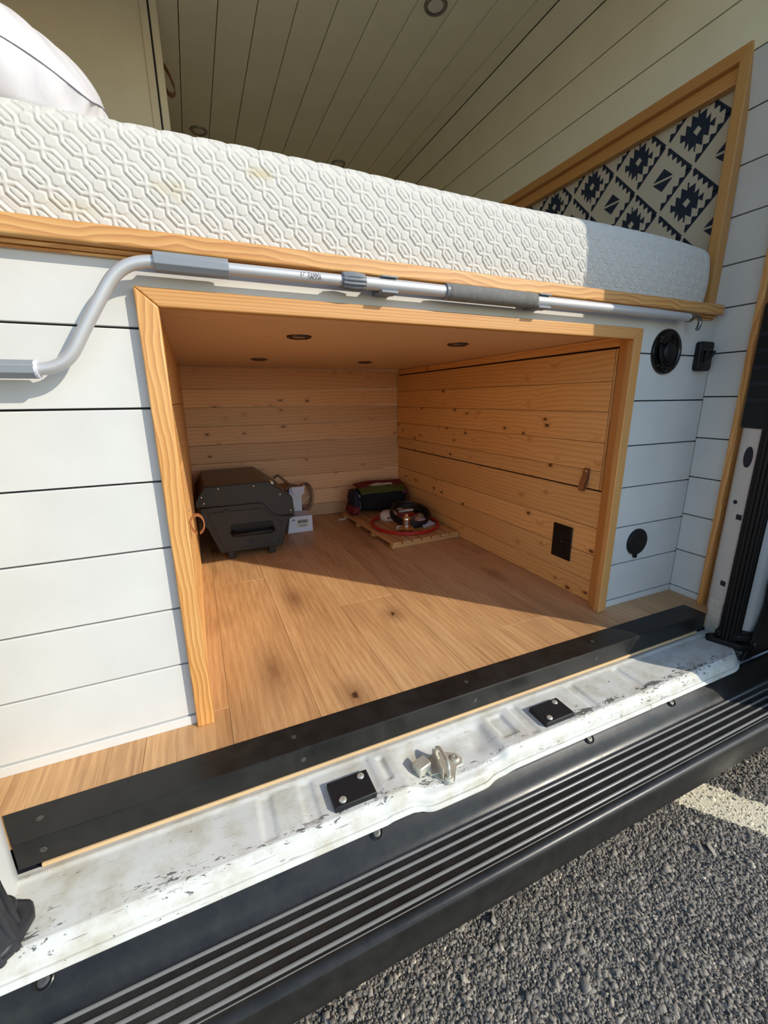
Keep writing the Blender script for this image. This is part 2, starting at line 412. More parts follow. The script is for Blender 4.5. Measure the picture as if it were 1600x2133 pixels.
# ------------------------------------------------------------------ STRUCTURE
# floor : vinyl planks running into the van
fl = empty('floor', (0, 0, 0), kind='structure')
B('subfloor', MB().box(-.345, 1.60, -.1715, 2.3, -.05, -.009), M['endgrain'], fl)
seams = [-.62, -.42, -.195, .03, .255, .40, .605, .80, 1.0, 1.2, 1.4, 1.6]
seams = [-.62, -.395, -.17, -.0, .19, .395, .60, .80, 1.0, 1.2, 1.4, 1.6]
butt = {4: [.9], 5: [.395], 6: [1.0], 7: [.04, 1.28], 8: [.6], 9: [.35], 3: [.75], 2: [.02], 10: [.2]}
for i in range(len(seams)-1):
    ys = [-.172]+butt.get(i, [])+[2.3]
    for a, b in zip(ys[:-1], ys[1:]):
        bx('floor_plank', max(-.44, seams[i])+.0004, seams[i+1]-.0004, a+.0004, b-.0004, -.009, 0, M['floor'], fl, .0006) if seams[i+1] > -.44 else None
# bed front wall (white shiplap), with the storage opening and the casing on it
wf = empty('wall_front', (0, 0, 0), kind='structure')
OX0, OX1, OZ = -.045, 1.19, .872
zs = [.022, .152, .2826, .4166, .550, .686, .822, .95]
for a, b in zip(zs[:-1], zs[1:]):
    g = .0018
    if b <= OZ:
        bx('shiplap_board', -1.2, OX0, 0, .014, a+g, b-g, M['white'], wf, .0012)
        bx('shiplap_board', OX1, 1.562, 0, .014, a+g, b-g, M['white'], wf, .0012)
    else:
        mb = MB().prism([(-1.2, a+g), (OX0, a+g), (OX0, OZ), (OX1, OZ), (OX1, a+g), (1.562, a+g), (1.562, b-g), (-1.2, b-g)], 0, .014, 1)
        B('shiplap_board', mb, M['white'], wf, bevel=.0012)
mb = MB().box(-1.2, OX0, .014, .035, 0, .95); mb.box(OX1+.02, 1.56, .014, .035, 0, .95); mb.box(OX0, OX1+.02, .014, .035, OZ+.02, .95)
B('backing_panel', mb, M['ink'], wf)
bx('baseboard_left', -1.2, -.064, -.004, .012, 0, .021, M['white'], bevel=.001)['kind'] = 'structure'
bx('baseboard_right', 1.196, 1.556, -.004, .012, 0, .021, M['white'], bevel=.001)['kind'] = 'structure'
# right wall : shiplap, bending in towards the roof; opening for the covered window
wr = empty('wall_right', (1.56, 0, 0), kind='structure')
prof = [(1.562, .022), (1.562, .160), (1.562, .294), (1.562, .428), (1.562, .562), (1.562, .696), (1.562, .830), (1.562, .964), (1.565, 1.088), (1.568, 1.222), (1.566, 1.356), (1.556, 1.489), (1.534, 1.621), (1.512, 1.753), (1.490, 1.886), (1.462, 2.02), (1.403, 2.11)]
def wboard(x0, z0, x1, z1, y0, y1):
    d = Vector((x1-x0, z1-z0)).normalized(); nrm = Vector((d.y, -d.x)); g = d*.0018; t = nrm*.014
    a = Vector((x0, z0))+g; b = Vector((x1, z1))-g
    B('shiplap_board', MB().prism([tuple(a), tuple(b), tuple(b+t), tuple(a+t)], y0, y1, 1), M['white'] if z1 < 1.7 else M['ceil'], wr, bevel=.001)
for (x0, z0), (x1, z1) in zip(prof[:-1], prof[1:]):
    if z0 > .9 and z1 < 1.63: wboard(x0, z0, x1, z1, -.11, .02); wboard(x0, z0, x1, z1, 1.75, 2.34)
    elif z1 < .97: wboard(x0, z0, x1, z1, -.11, .0 if z1 < .95 else .02)
    else: wboard(x0, z0, x1, z1, -.11, 2.34)
B('backing_panel', MB().prism([(p[0]+.016, p[1]) for p in prof if p[1] > .01]+[(1.66, 2.15), (1.66, 0)], -.105, .045, 1), M['ink'], wr)
B('backing_panel', MB().prism([(p[0]+.016, p[1]) for p in prof if p[1] > 1.6]+[(1.66, 2.15), (1.66, 1.62)], .045, 2.35, 1), M['ink'], wr)
bx('baseboard_side', 1.556, 1.566, -.11, -.004, 0, .021, M['white'], bevel=.001)['kind'] = 'structure'
# ceiling
ce = empty('ceiling', (0, 0, 2.11), kind='structure')
x = .254-.1345*10; xs = []
while x < 1.40: xs.append(x); x += .1345
xs.append(1.403)
for a, b in zip(xs[:-1], xs[1:]):
    bx('ceiling_board', a+.0018, b-.0012, -.25, 2.34, 2.11, 2.122, M['ceil'], ce, .0015)
bx('backing_panel', -1.2, 1.45, -.25, 2.34, 2.1225, 2.14, M['ink'], ce, 0)
tag(bx('wall_back', -1.25, 1.66, 2.345, 2.37, 0, 2.14, M['ceil'], bevel=0), kind='structure')
tag(bx('wall_left', -1.25, -1.2, -.3, 2.345, 0, 2.14, M['ceil'], bevel=0), kind='structure')
# ------------------------------------------------------------------ storage bay under the bed
bay = {}
BX0, BX1, BY = -.040, 1.203, 1.60
wb = empty('wall_bay_back', (0, BY, 0), kind='structure')
z = 0.0; hh = [.075, .095, .095, .1, .1, .1, .1, .095, .12]
for h in hh:
    bx('cedar_board', BX0-.012, BX1+.03, BY, BY+.012, z+.0009, min(z+h, .874)-.0009, M['cedx'], wb, .0022); z += h
wl = empty('wall_bay_left', (BX0, 0, 0), kind='structure')
z = 0.0
for h in [.11, .145, .145, .145, .145, .184]:
    bx('cedar_board', BX0-.012, BX0, .036, BY, z+.0009, min(z+h, .874)-.0009, M['cedy'], wl, .0022); z += h
wrr = empty('wall_bay_right', (BX1, 0, 0), kind='structure')
for a, b in [(0, .075), (.075, .172), (.172, .268), (.268, .395)]:
    bx('cedar_board', BX1, BX1+.012, .036, BY, a+.0008, b-.0008, M['cedy'], wrr, .002)
bx('cedar_board', BX1, BX1+.012, .036, BY, .846, .874, M['cedy'], wrr, .0012)
bx('cavity_lining', BX1+.013, BX1+.03, .036, BY, 0, .874, M['ink'], wrr, 0)
bc = tag(bx('ceiling_bay', BX0-.02, BX1+.02, .016, BY+.02, .875, .887, M['ply'], bevel=0), kind='structure')
# fold-down cedar flap on the right wall of the bay
fd = empty('cupboard_flap', (BX1-.002, .8, .40), 'knotty cedar flap door with leather pull on the right wall of the storage bay', 'cupboard door')
for a, b in [(.400, .462), (.462, .555), (.555, .652), (.652, .745), (.745, .840)]:
    bx('cedar_board', BX1-.006, BX1+.010, .062, BY-.008, a+.0006, b-.0006, M['cedy'], fd, .002)
bx('end_strip', BX1-.004, BX1+.009, .053, .0605, .400, .840, M['trimz'], fd, .001)
def pull(parent, x, y, z, L, w, sgn, r=.012):
    # strap of leather folded into a loop, hanging down, lying in the XZ plane
    path = [(x, z), (x+sgn*.0015, z-L*.4), (x+sgn*.006, z-L*.7), (x+sgn*r, z-L*.92), (x+sgn*r*1.4, z-L), (x+sgn*r*1.9, z-L*.93), (x+sgn*r*1.7, z-L*.7), (x+sgn*.0085, z-L*.35), (x+sgn*.005, z-.002)]
    P = np.array(path); t = np.linspace(0, len(P)-1, 40); Q = np.stack([np.interp(t, range(len(P)), P[:, i]) for i in (0, 1)], 1)
    for _ in range(3): Q[1:-1] = (Q[:-2]+Q[1:-1]*2+Q[2:])/4
    V = []; F = []; th = .0024
    for i, (a, b) in enumerate(Q):
        tt = Q[min(i+1, 39)]-Q[max(i-1, 0)]; tt = tt/np.linalg.norm(tt); n = np.array([-tt[1], tt[0]])*th/2
        for s_, yy in ((1, -w/2), (1, w/2), (-1, w/2), (-1, -w/2)): V.append((a+s_*n[0], y+yy, b+s_*n[1]))
    for i in range(39):
        for k in range(4): F.append((i*4+k, i*4+(k+1) % 4, i*4+4+(k+1) % 4, i*4+4+k))
    F += [(0, 1, 2, 3), (156, 159, 158, 157)]
    o = B('leather_pull', MB().add(V, F), M['leather'], parent, smooth=50)
    Mx = Matrix.Translation((x+sgn*.006, y, z-.010)) @ Matrix.Rotation(sgn*math.pi/2, 4, 'Y')
    B('rivet', MB().lathe([(.0035, 0), (.0035, .0012), (.002, .0022), (.0002, .0026)], Mx, 12), M['chrome'], o)
    return o
pull(fd, BX1-.008, .112, .468, .078, .021, -1)
# left pull, fixed to the left wall of the bay (seen edge-on as a curl)
lp = empty('leather_loop', (BX0, .25, .40), 'tan leather loop pull on left wall of the storage bay beside the pine casing', 'handle')
pts = []
V = []; F = []; n = 30
for i in range(n):
    t = i/(n-1); a = R(-80)+t*R(340)
    cx, cz = BX0+.019, .392; rx, rz = .017, .026
    for rr in (1, .86):
        for yy in (-.010, .010): V.append((cx-math.cos(a)*rx*rr+.000, .25+yy, cz+math.sin(a)*rz*rr))
for i in range(n-1):
    a = i*4; b = a+4
    F += [(a, a+1, b+1, b), (a+3, a+2, b+2, b+3), (a+2, a, b, b+2), (a+1, a+3, b+3, b+1)]
B('strap', MB().add(V, F), M['leather'], lp, smooth=50)
B('rivet', MB().lathe([(.004, 0), (.004, .002), (.001, .003)], Matrix.Translation((BX0+.001, .25, .43)) @ Matrix.Rotation(math.pi/2, 4, 'Y'), 12), M['chrome'], lp)
# ------------------------------------------------------------------ pine casing round the bay, bed rail
CX0, CX1, CZ1 = -.0685, 1.200, .886     # outer
IX0, IX1, IZ = -.0335, 1.166, .8555     # inner
tc = empty('trim_1', (0, -.02, 0), kind='structure')
def casing(poly, name, mat):
    # mitred board with a small stepped edge
    B(name, MB().prism(poly, -.020, -.0002, 1), mat, tc, bevel=.003, seg=3)
casing([(CX0, 0), (IX0, 0), (IX0, IZ), (CX0, CZ1)], 'casing_board', M['trimz'])
casing([(IX0, IZ), (IX1, IZ), (CX1, CZ1), (CX0, CZ1)], 'casing_board', M['trimf'])
casing([(IX1, 0), (CX1, 0), (CX1, CZ1), (IX1, IZ)], 'casing_board', M['trimzf'])
B('jamb_board', MB().prism([(IX1, -.001), (IX1+.024, -.001), (IX1+.034, .048), (IX1+.03, .048)], 0, OZ-.012, 2), M['trimz'], tc, bevel=.001)
bx('jamb_board', OX0-.0, IX0-.001, .0001, .036, 0, OZ-.001, M['trimz'], tc)
bx('jamb_board', OX0+.001, OX1-.001, .0001, .0155, IZ+.004, OZ-.0005, M['trim'], tc)
rail = empty('trim_2', (0, -.02, .936), kind='structure')
bx('rail_board', -1.2, 1.532, -.034, -.0002, .9385, .968, M['trim'], rail, .004, seg=3)
bx('rail_moulding', -1.2, 1.530, -.018, -.0002, .9325, .938, M['trim'], rail, .002)
bx('rail_moulding', -1.2, 1.528, -.009, -.0002, .9275, .932, M['trim'], rail, .002)
bx('bed_deck', -1.2, 1.556, .0005, 1.60, .951, .956, M['ply'], rail, 0)
# trim at the door pillar
t3 = empty('trim_3', (1.545, -.12, 0), kind='structure')
for a, b, xs_ in [(0.0, 1.09, 0), ]:
    bx('pillar_board', 1.538, 1.566, -.129, -.111, 0.0, 1.8, M['trimz'], t3, .002)
    bx('pillar_bead', 1.560, 1.572, -.137, -.130, 0.0, 1.8, M['trimz'], t3, .002)
# ------------------------------------------------------------------ covered window in the right wall
wn = empty('window_1', (1.55, .6, 1.3), kind='structure')
B('casing_board', MB().prism([(.0135, 1.648), (1.75, 1.648), (1.75, 1.613), (.0455, 1.613)], 1.529, 1.560, 0), M['trimy'], wn, bevel=.003)
B('casing_board', MB().prism([(.0135, .972), (.0135, 1.648), (.0455, 1.613), (.0455, .972)], 1.529, 1.566, 0), M['trimzf'], wn, bevel=.003)
bx('stop_board', 1.548, 1.576, .046, 1.75, 1.572, 1.614, M['trimy'], wn, .003)
bx('stop_board', 1.556, 1.576, .0465, .060, .972, 1.571, M['trimz'], wn, .002)
wc = empty('window_cover', (1.577, .6, .96), 'cream canvas window cover with navy geometric diamond print behind the mattress', 'window cover')
bx('canvas_panel', 1.577, 1.585, .046, 1.745, .958, 1.60, M['cream'], wc, 0)
# printed diamond motifs, measured in the plane of the panel
from mathutils.geometry import tessellate_polygon
def tri(mb, poly, x):
    P = [Vector((p[0], p[1], 0)) for p in poly]
    T = tessellate_polygon([P]); mb.add([(x, p[0], p[1]) for p in poly], [tuple(t) for t in T])
# outlines of the printed motifs in metres, relative to the centre of their diamond
star = [(0.0119, 0.0581), (0.0057, 0.0554), (0.0057, 0.0411), (-0.0153, 0.0472), (-0.0156, 0.0189), (-0.0295, 0.0278), (-0.0297, 0.0023), (-0.0459, 0.0095), (-0.0453, -0.0141), (-0.031, -0.0048), (-0.0308, -0.0316), (-0.0149, -0.0227), (-0.0153, -0.0503), (0.0045, -0.037), (0.0044, -0.0595), (0.0093, -0.0576), (0.0104, -0.0409), (0.0272, -0.0507), (0.0301, -0.0247), (0.0412, -0.0389), (0.042, -0.0134), (0.0588, -0.0139), (0.0606, 0.0114), (0.0444, 0.0013), (0.0444, 0.0289), (0.0291, 0.0185), (0.0298, 0.0479), (0.0101, 0.0348)]
hole = [(0.0052, 0.011), (-0.0059, -0.0019), (0.0063, -0.0155), (0.0196, -0.0003)]
bow1 = [(0.0044, 0.036), (-0.03, 0.0056), (0.0396, 0.0045)]
bow2 = [(0.0393, -0.0021), (-0.0311, -0.001), (0.0025, -0.0335)]
def clip(poly, y0, y1, z0, z1):
    for ax, lim, sg in ((0, y0, 1), (0, y1, -1), (1, z0, 1), (1, z1, -1)):
        out = []
        for i in range(len(poly)):
            a, b = poly[i], poly[(i+1) % len(poly)]; da, db = (a[ax]-lim)*sg, (b[ax]-lim)*sg
            if da >= 0: out.append(a)
            if (da >= 0) != (db >= 0):
                t = da/(da-db); out.append((a[0]+(b[0]-a[0])*t, a[1]+(b[1]-a[1])*t))
        poly = out
        if len(poly) < 3: return None
    return poly
nav = MB(); crm = MB()
def put(mb, poly, x):
    q = clip(poly, .047, 1.74, .96, 1.598)
    if q: tri(mb, q, x)
def put_hole(c):
    # the medallion with its open diamond in the middle, as a ring of quads and triangles
    q = clip([(c[0]+p[0], c[1]+p[1]) for p in star], .047, 1.74, .96, 1.598)
    if not q: return
    h_ = [(c[0]+p[0], c[1]+p[1]) for p in hole]
    inside = all(.05 < p[0] < 1.73 and .962 < p[1] < 1.596 for p in h_)
    if inside:
        P = [Vector((p[0], p[1], 0)) for p in q]; Hh = [Vector((p[0], p[1], 0)) for p in h_]
        T = tessellate_polygon([P, Hh]); nav.add([(1.5766, p.x, p.y) for p in P+Hh], [tuple(t) for t in T])
    else: tri(nav, q, 1.5766)
def saw(c, a, b, inward):
    # toothed band along the cell edge from a to b (relative to centre c)
    a = Vector(a); b = Vector(b); d = b-a; L = d.length; d.normalize(); n = Vector(inward)
    s0, s1 = .006, L-.006; q = 5; st = (s1-s0)/q
    poly = [a+d*s0, a+d*s1]; inner = []
    put(nav, [(c[0]+p.x, c[1]+p.y) for p in (a+d*s0, a+d*s1, a+d*s1+n*.007, a+d*s0+n*.007)], 1.5766)
    for k in range(q):
        p0 = a+d*(s0+st*k)+n*.006; p1 = a+d*(s0+st*(k+1))+n*.006; tip = a+d*(s0+st*(k+.62))+n*.0200
        put(nav, [(c[0]+p.x, c[1]+p.y) for p in (p0, p1, tip)], 1.5766)
r = .0975; s2 = math.sqrt(.5)
for i in range(-1, 9):
    for j in range(-4, 2):
        for kind, c in (('s', (.162+.2*i, 1.52+.2*j)), ('b', (.260+.2*i, 1.418+.2*j))):
            if kind == 's':
                put_hole(c)
            else:
                for q in (bow1, bow2): put(nav, [(c[0]+p[0], c[1]+p[1]) for p in q], 1.5766)
            saw(c, (0, r), (-r, 0), (s2, -s2)); saw(c, (0, -r), (-r, 0), (s2, s2))
o = link('navy_print', nav.mesh('navy_print', (0, 0, 0), None, False), M['navy'], wc); o['label'] = 'navy printed motifs'; o['kind'] = 'stuff'

# ------------------------------------------------------------------ mattress with real quilted relief
def quilt_height(u, v):
    Wd, H = .0540, .0520
    w, h = .0128, .0115
    x = u/Wd; y = v/H
    best = np.full(u.shape, 9.0); leaf = np.zeros(u.shape); pil = np.zeros(u.shape)
    dash = np.zeros(u.shape); fine = np.full(u.shape, 9.0)
    base_i = np.floor(x); base_j = np.floor(y)
    def seg(px, py, ax, ay, bx_, by):
        dx, dy = bx_-ax, by-ay; L2 = dx*dx+dy*dy
        t = np.clip(((px-ax)*dx+(py-ay)*dy)/L2, 0, 1); return np.hypot(px-ax-t*dx, py-ay-t*dy)
    for di in (0, 1):
        for dj in (0, 1):
            for half in (0, 1):
                ci = (base_i+di-half*.5)*Wd; cj = (base_j+dj-half*.5)*H
                for oi in ((0,) if not half else (0, 1)):
                    for oj in ((0,) if not half else (0, 1)):
                        X = u-ci-oi*Wd*0; Y = v-cj-oj*H*0
                        if oi or oj: X = u-(ci+oi*Wd); Y = v-(cj+oj*H)
                        for s_ in (seg(X, Y, -w, 0, w, 0), seg(X, Y, 0, -h, 0, h), seg(X, Y, w, 0, Wd/2, -H/2+h), seg(X, Y, 0, -h, Wd/2-w, -H/2)):
                            best = np.minimum(best, s_)
                        # leaf  centred on the "\" link
                        lx, ly = X-Wd/4, Y+H/4
                        a = (lx*Wd/2-ly*H/2); L = math.hypot(Wd/2, H/2); al = a/L; ac = (lx*H/2+ly*Wd/2)/L
                        q = np.abs(al)/.0150+0*al; wdt = .0052*np.clip(1.35-np.abs(al)/.0125, 0, 1)
                        leaf = np.maximum(leaf, np.clip((wdt-np.abs(ac))/.0016, 0, 1))
                        # hexagon pillow beside the node, on the "/" link
                        hx, hy = X-Wd/4, Y-H/4
                        e = np.maximum(np.abs(hx)*1.0, np.abs(hx)*.5+np.abs(hy)*.85)
                        pil = np.maximum(pil, np.clip((.0092-e)/.002, 0, 1)*.9)
                        Lq = math.hypot(Wd/2, H/2); aa = (hx*Wd/2+hy*H/2)/Lq; cc = (-hx*H/2+hy*Wd/2)/Lq
                        strip = np.clip(1-np.abs(np.abs(cc)-.0112)/.0016, 0, 1)*np.clip((.0095-np.abs(aa))/.001, 0, 1)
                        dash = np.maximum(dash, strip*(.5+.5*np.sin(aa*2*math.pi/.0026)))
                        # second, thinner parallel line in the "\" direction
                        fine = np.minimum(fine, seg(X, Y, w+.0050, .0035, Wd/2+.0035, -H/2+h+.0045))
    ridge = np.clip((.0030-best)/.0014, 0, 1)
    groove = np.clip(1-np.abs(best-.0044)/.0010, 0, 1)
    return .0017*ridge-.0013*groove+.0013*leaf+.0014*pil-.0011*dash-.0007*np.clip(1-fine/.0012, 0, 1)
def make_mattress():
    z0, z1, yf, x1, x0 = .957, 1.140, .004, 1.530, -.62
    H = z1-z0; rc = .035
    # profile of front face in (y,z): bottom round, slightly bulging, top round then flat back
    pr = []
    for t in np.linspace(0, 1, 8): a = math.pi/2*(t); pr.append((yf+.03*(1-math.sin(a)), z0+.022*(1-math.cos(a))))
    for t in np.linspace(0, 1, 110)[1:-1]: pr.append((yf-.005*math.sin(math.pi*t), z0+.022+(H-.022-rc)*t))
    for t in np.linspace(0, 1, 26): a = math.pi/2*t; pr.append((yf+rc*(1-math.cos(a)), z1-rc+rc*math.sin(a)))
    for t in np.linspace(0, 1, 60)[1:] : pr.append((yf+rc+.11*t, z1))
    pr += [(.3, z1), (.7, z1), (1.2, z1), (1.5, z1)]
    pr = np.array(pr); s = np.concatenate([[0], np.cumsum(np.hypot(*np.diff(pr, axis=0).T))])
    # x columns : flat run then a rounded end turning back
    step = .00125
    xa = np.arange(x0, x1-.07, step); 
    ex = []; rr = .07
    for a in np.linspace(0, math.pi/2, 70): ex.append((x1-rr+rr*math.sin(a), rr*(1-math.cos(a))))
    cols = [(x_, 0.) for x_ in xa]+ex+[(x1, .12), (x1, .4), (x1, 1.0)]
    cols = np.array(cols); cs = np.concatenate([[0], np.cumsum(np.hypot(*np.diff(cols, axis=0).T))])
    nx, ny = len(cols), len(pr)
    X = np.zeros((ny, nx)); Y = np.zeros((ny, nx)); Z = np.zeros((ny, nx))
    inset = np.maximum(0, pr[:, 0]-yf)[:, None]
    endf = np.clip((cols[:, 0]-(x1-rr))/rr, 0, 1)[None, :]
    # end rounding: the profile inset is applied along the outward normal of the column path
    dc = np.gradient(cols, axis=0); dc /= np.linalg.norm(dc, axis=1)[:, None]
    nrm = np.stack([dc[:, 1], -dc[:, 0]], 1)           # outward (x,y)
    ins = np.minimum(inset, .2+inset*0)
    flat = (cols[:, 1] < 1e-6)[None, :]
    X = cols[:, 0][None, :]-nrm[:, 0][None, :]*ins*1.0
    Y = yf+cols[:, 1][None, :]-nrm[:, 1][None, :]*inset
    Y = np.where(cols[:, 1][None, :] > 0, yf+cols[:, 1][None, :]-nrm[:, 1][None, :]*inset, Y)
    Y += np.where(pr[:, 0][:, None] < yf, (pr[:, 0][:, None]-yf), 0)
    Z = np.repeat(pr[:, 1][:, None], nx, 1)
    # sagging near the right end
    sag = np.clip((X-1.25)/.3, 0, 1)**2*.016; Z = Z-sag*np.clip((Z-z0)/H, 0, 1)
    Z += .002*np.sin(X*7)*np.clip((Z-z0)/H, 0, 1)
    U = np.repeat(cs[None, :], ny, 0); Vv = np.repeat(s[:, None], nx, 1)
    hgt = quilt_height(U+.01*np.sin(U*4)*.3, Vv+.002*np.sin(U*9))
    hgt *= np.clip((U[:, :]-0)/.01, 0, 1)
    # normals
    P = np.stack([X, Y, Z], -1); du = np.gradient(P, axis=1); dv = np.gradient(P, axis=0)
    N = np.cross(du, dv); N /= np.linalg.norm(N, axis=-1, keepdims=True)+1e-9
    P = P+N*hgt[..., None]
    me = bpy.data.meshes.new('mattress'); n = nx*ny
    me.vertices.add(n); me.vertices.foreach_set('co', P.reshape(-1).astype(np.float32))
    i = np.arange(ny-1)[:, None]*nx+np.arange(nx-1)[None, :]
    q = np.stack([i, i+1, i+nx+1, i+nx], -1).reshape(-1)
    nf = (ny-1)*(nx-1)
    me.loops.add(nf*4); me.loops.foreach_set('vertex_index', q.astype(np.int32))
    me.polygons.add(nf); me.polygons.foreach_set('loop_start', np.arange(0, nf*4, 4, dtype=np.int32)); me.polygons.foreach_set('loop_total', np.full(nf, 4, dtype=np.int32))
    me.update(); me.validate(); me.shade_smooth()
    me.materials.append(M['quilt'])
    mt = empty('mattress', (.4, .7, .957), 'thick white mattress in a quilted knit cover with yellow stain, on the bed', 'mattress')
    link('quilted_cover', me, None, mt)
    bx('foam_core', -.62, 1.44, .06, 1.50, .958, 1.12, M['cream'], mt, 0)
make_mattress()
# ------------------------------------------------------------------ pillow
def make_pillow():
    root = empty('pillow', (-.35, .25, 1.143), 'plump white satin pillow with grey seam lying on the mattress', 'pillow')
    C = np.array([-.378, .262]); a_, b_, e_ = .292, .222, 5.0
    tip = np.array([-.066, .050]); m_, n_ = 240, 44
    def outline(t):
        c, s_ = math.cos(t), math.sin(t); r_ = (abs(c)**e_+abs(s_)**e_)**(-1/e_)
        p = C+np.array([a_*c*r_, b_*s_*r_])
        d = np.linalg.norm(p-tip); return p+(tip-p)*math.exp(-(d/.045)**2)
    top = np.zeros((n_+1, m_+1, 3)); bot = np.zeros((n_+1, m_+1, 3)); seam = []
    for j in range(m_+1):
        t = 2*math.pi*j/m_; o_ = outline(t); D = np.linalg.norm(o_-tip)
        zs = 1.152+.108*(1-math.exp(-D/.125)); seam.append((o_[0], o_[1], zs))
        for i in range(n_+1):
            r_ = i/n_; p = C+(o_-C)*r_
            wr_ = (.0055*math.sin(t*37)+.004*math.sin(t*61+2))*r_**6*(1-r_)*14*.35
            w2 = .006*math.sin(p[0]*40+p[1]*22)*(1-r_)
            hump = (1-r_**4)**(.62+.5*math.exp(-(D/.07)**2))
            zz = zs+(1.335-zs)*hump
            top[i, j] = (p[0], p[1], zz+w2*.4+wr_)
            fold = .5+.5*math.sin(t*44+1.2*math.sin(t*9))
            s_b = max(0, (r_-.86)/.14); rad = (.95+.05*s_b+.080*(1-math.exp(-(D/.13)**2))*math.sin(math.pi*s_b)-.030*fold*math.sin(math.pi*s_b)) if r_ > .86 else r_/.86*.95
            q = C+(o_-C)*rad; q[1] = max(q[1], .030)
            zb_ = 1.1455+(zs-1.1455)*s_b
            bot[i, j] = (q[0], q[1], zb_)
    mb = MB().grid(top); mb.grid(bot)
    B('pillow_case', mb, M['pillow'], root, smooth=180)
    B('piped_seam', MB().tube(seam[:-1], .0012, 8, closed=True), M['seam'], root, smooth=180)
make_pillow()
# ------------------------------------------------------------------ tall cream cabinet at the left
cb = empty('wardrobe', (-.3, 1.45, 1.150), 'tall cream cabinet behind the pillow with a black gap beside its door', 'cabinet')
bx('side_panel', -.70, -.006, 1.20, 1.216, 1.150, 2.108, M['cab'], cb, .001)
bx('face_strip', -.012, .014, 1.192, 1.80, 1.150, 2.108, M['cab'], cb, .002)
bx('door_seal', .0142, .0200, 1.196, 1.80, 1.150, 2.105, M['ink'], cb, 0)
cd_ = bx('door', .0202, .046, 1.190, 1.80, 1.150, 2.105, M['cab'], cb, .003)
V = MB(); n = 24
pts_ = [(.046, 1.955), (.054, 1.95), (.066, 1.93), (.079, 1.895), (.080, 1.872), (.068, 1.862), (.054, 1.868), (.047, 1.885)]
for i in range(len(pts_)-1):
    (a, b), (c, d) = pts_[i], pts_[i+1]
    V.add([(a, 1.27, b), (a, 1.30, b), (c, 1.30, d), (c, 1.27, d), (a-.002, 1.27, b-.003), (a-.002, 1.30, b-.003), (c-.002, 1.30, d-.003), (c-.002, 1.27, d-.003)], [(0, 1, 2, 3), (7, 6, 5, 4), (0, 3, 7, 4), (1, 5, 6, 2)])
B('leather_pull', V, M['leather'], cb, smooth=60)
# ------------------------------------------------------------------ recessed puck lights
def puck(name, loc, r, label, group=None, ringm='bronze', lensm='lens'):
    t = empty(name, loc, label, 'ceiling light', group)
    Mx = Matrix.Translation(loc) @ Matrix.Rotation(math.pi, 4, 'X')
    B('bezel', MB().lathe([(r*.70, -.002), (r*.70, .003), (r*.80, .0055), (r*.93, .0045), (r, .0008), (r, -.001)], Mx, 40), M[ringm], t)
    B('lens', MB().lathe([(r*.69, -.001), (r*.66, .0012), (r*.3, .0018), (.0004, .002)], Mx, 40), M[lensm], t)
    return t
puck('ceiling_light', (.996, .843, 2.1085), .044, 'round recessed light at the top of the photo, nearest in the cream plank ceiling', ringm='steel')
puck('ceiling_light', (.201, 1.994, 2.1085), .044, 'round recessed light in the dark plank ceiling, left one just above the mattress', ringm='steel')
puck('ceiling_light', (.998, 2.019, 2.1085), .044, 'round recessed light in the dark plank ceiling, right one just above the mattress', ringm='steel')
for (x_, y_), lb in zip([(.303, .383), (.837, .377), (.292, 1.108), (.791, 1.115)], ['front left bronze puck light under the bay plywood ceiling', 'front right bronze puck light under the bay plywood ceiling', 'rear left bronze puck light under the bay plywood ceiling', 'rear right bronze puck light under the bay plywood ceiling']):
    puck('bay_light', (x_, y_, .8745), .036, lb)
# ------------------------------------------------------------------ awning pole
ap = empty('awning_crank', (.5, -.06, .9), 'grey aluminium awning pole with bent end and foam grip clipped across the white wall', 'pole')
PY = -.040
def smooth_path(P, it=4, n=60):
    P = np.array(P, float); d = np.concatenate([[0], np.cumsum(np.linalg.norm(np.diff(P, axis=0), axis=1))])
    t = np.linspace(0, d[-1], n); Q = np.stack([np.interp(t, d, P[:, i]) for i in range(3)], 1)
    for _ in range(it): Q[1:-1] = (Q[:-2]+2*Q[1:-1]+Q[2:])/4
    return Q
bend = smooth_path([(-0.6143, PY, 0.7492), (-0.2201, PY, 0.7482), (-0.1894, PY, 0.7512), (-0.1669, PY, 0.7697), (-0.1515, PY, 0.7994), (-0.1106, PY, 0.8659), (-0.0921, PY, 0.8946), (-0.0696, PY, 0.9130), (-0.0358, PY, 0.9207), (0.1024, PY, 0.9207)], 9, 120)
B('bent_tube', MB().tube(bend, .0098, 24), M['alu'], ap, smooth=60)
B('inner_tube', MB().tube([(0.0512, PY, 0.9207), (0.3071, PY, 0.9217)], .0100, 28), M['alu'], ap, smooth=60)
B('outer_tube', MB().tube([(0.3071, PY, 0.9217), (1.2286, PY, 0.9217)], .0118, 28), M['alu'], ap, smooth=60)
B('end_tube', MB().tube([(1.2183, PY, 0.9217), (1.3565, PY, 0.9202)], .0112, 28), M['alu'], ap, smooth=60)
B('end_cap', MB().tube([(1.3494, PY, 0.9202), (1.3668, PY, 0.9202)], .0124, 28), M['steel'], ap, smooth=60, bevel=.002)
hk = smooth_path([(1.3617, PY, 0.9202), (1.3842, PY, 0.9263), (1.4026, PY, 0.9263), (1.4128, PY, 0.9130), (1.4098, PY, 0.8987), (1.4036, PY, 0.8905)], 3, 30)
B('hook', MB().tube(hk, .0058, 14), M['steel'], ap, smooth=60)
def hexsleeve(x0, x1, z, r, name='grip_sleeve'):
    Pn = []
    for k in range(8):
        a = 2*math.pi*(k+.5)/8; Pn.append((PY+math.cos(a)*r, z+math.sin(a)*r))
    B(name, MB().prism(Pn, x0, x1, 0), M['grey'], ap, smooth=20, bevel=.0008)
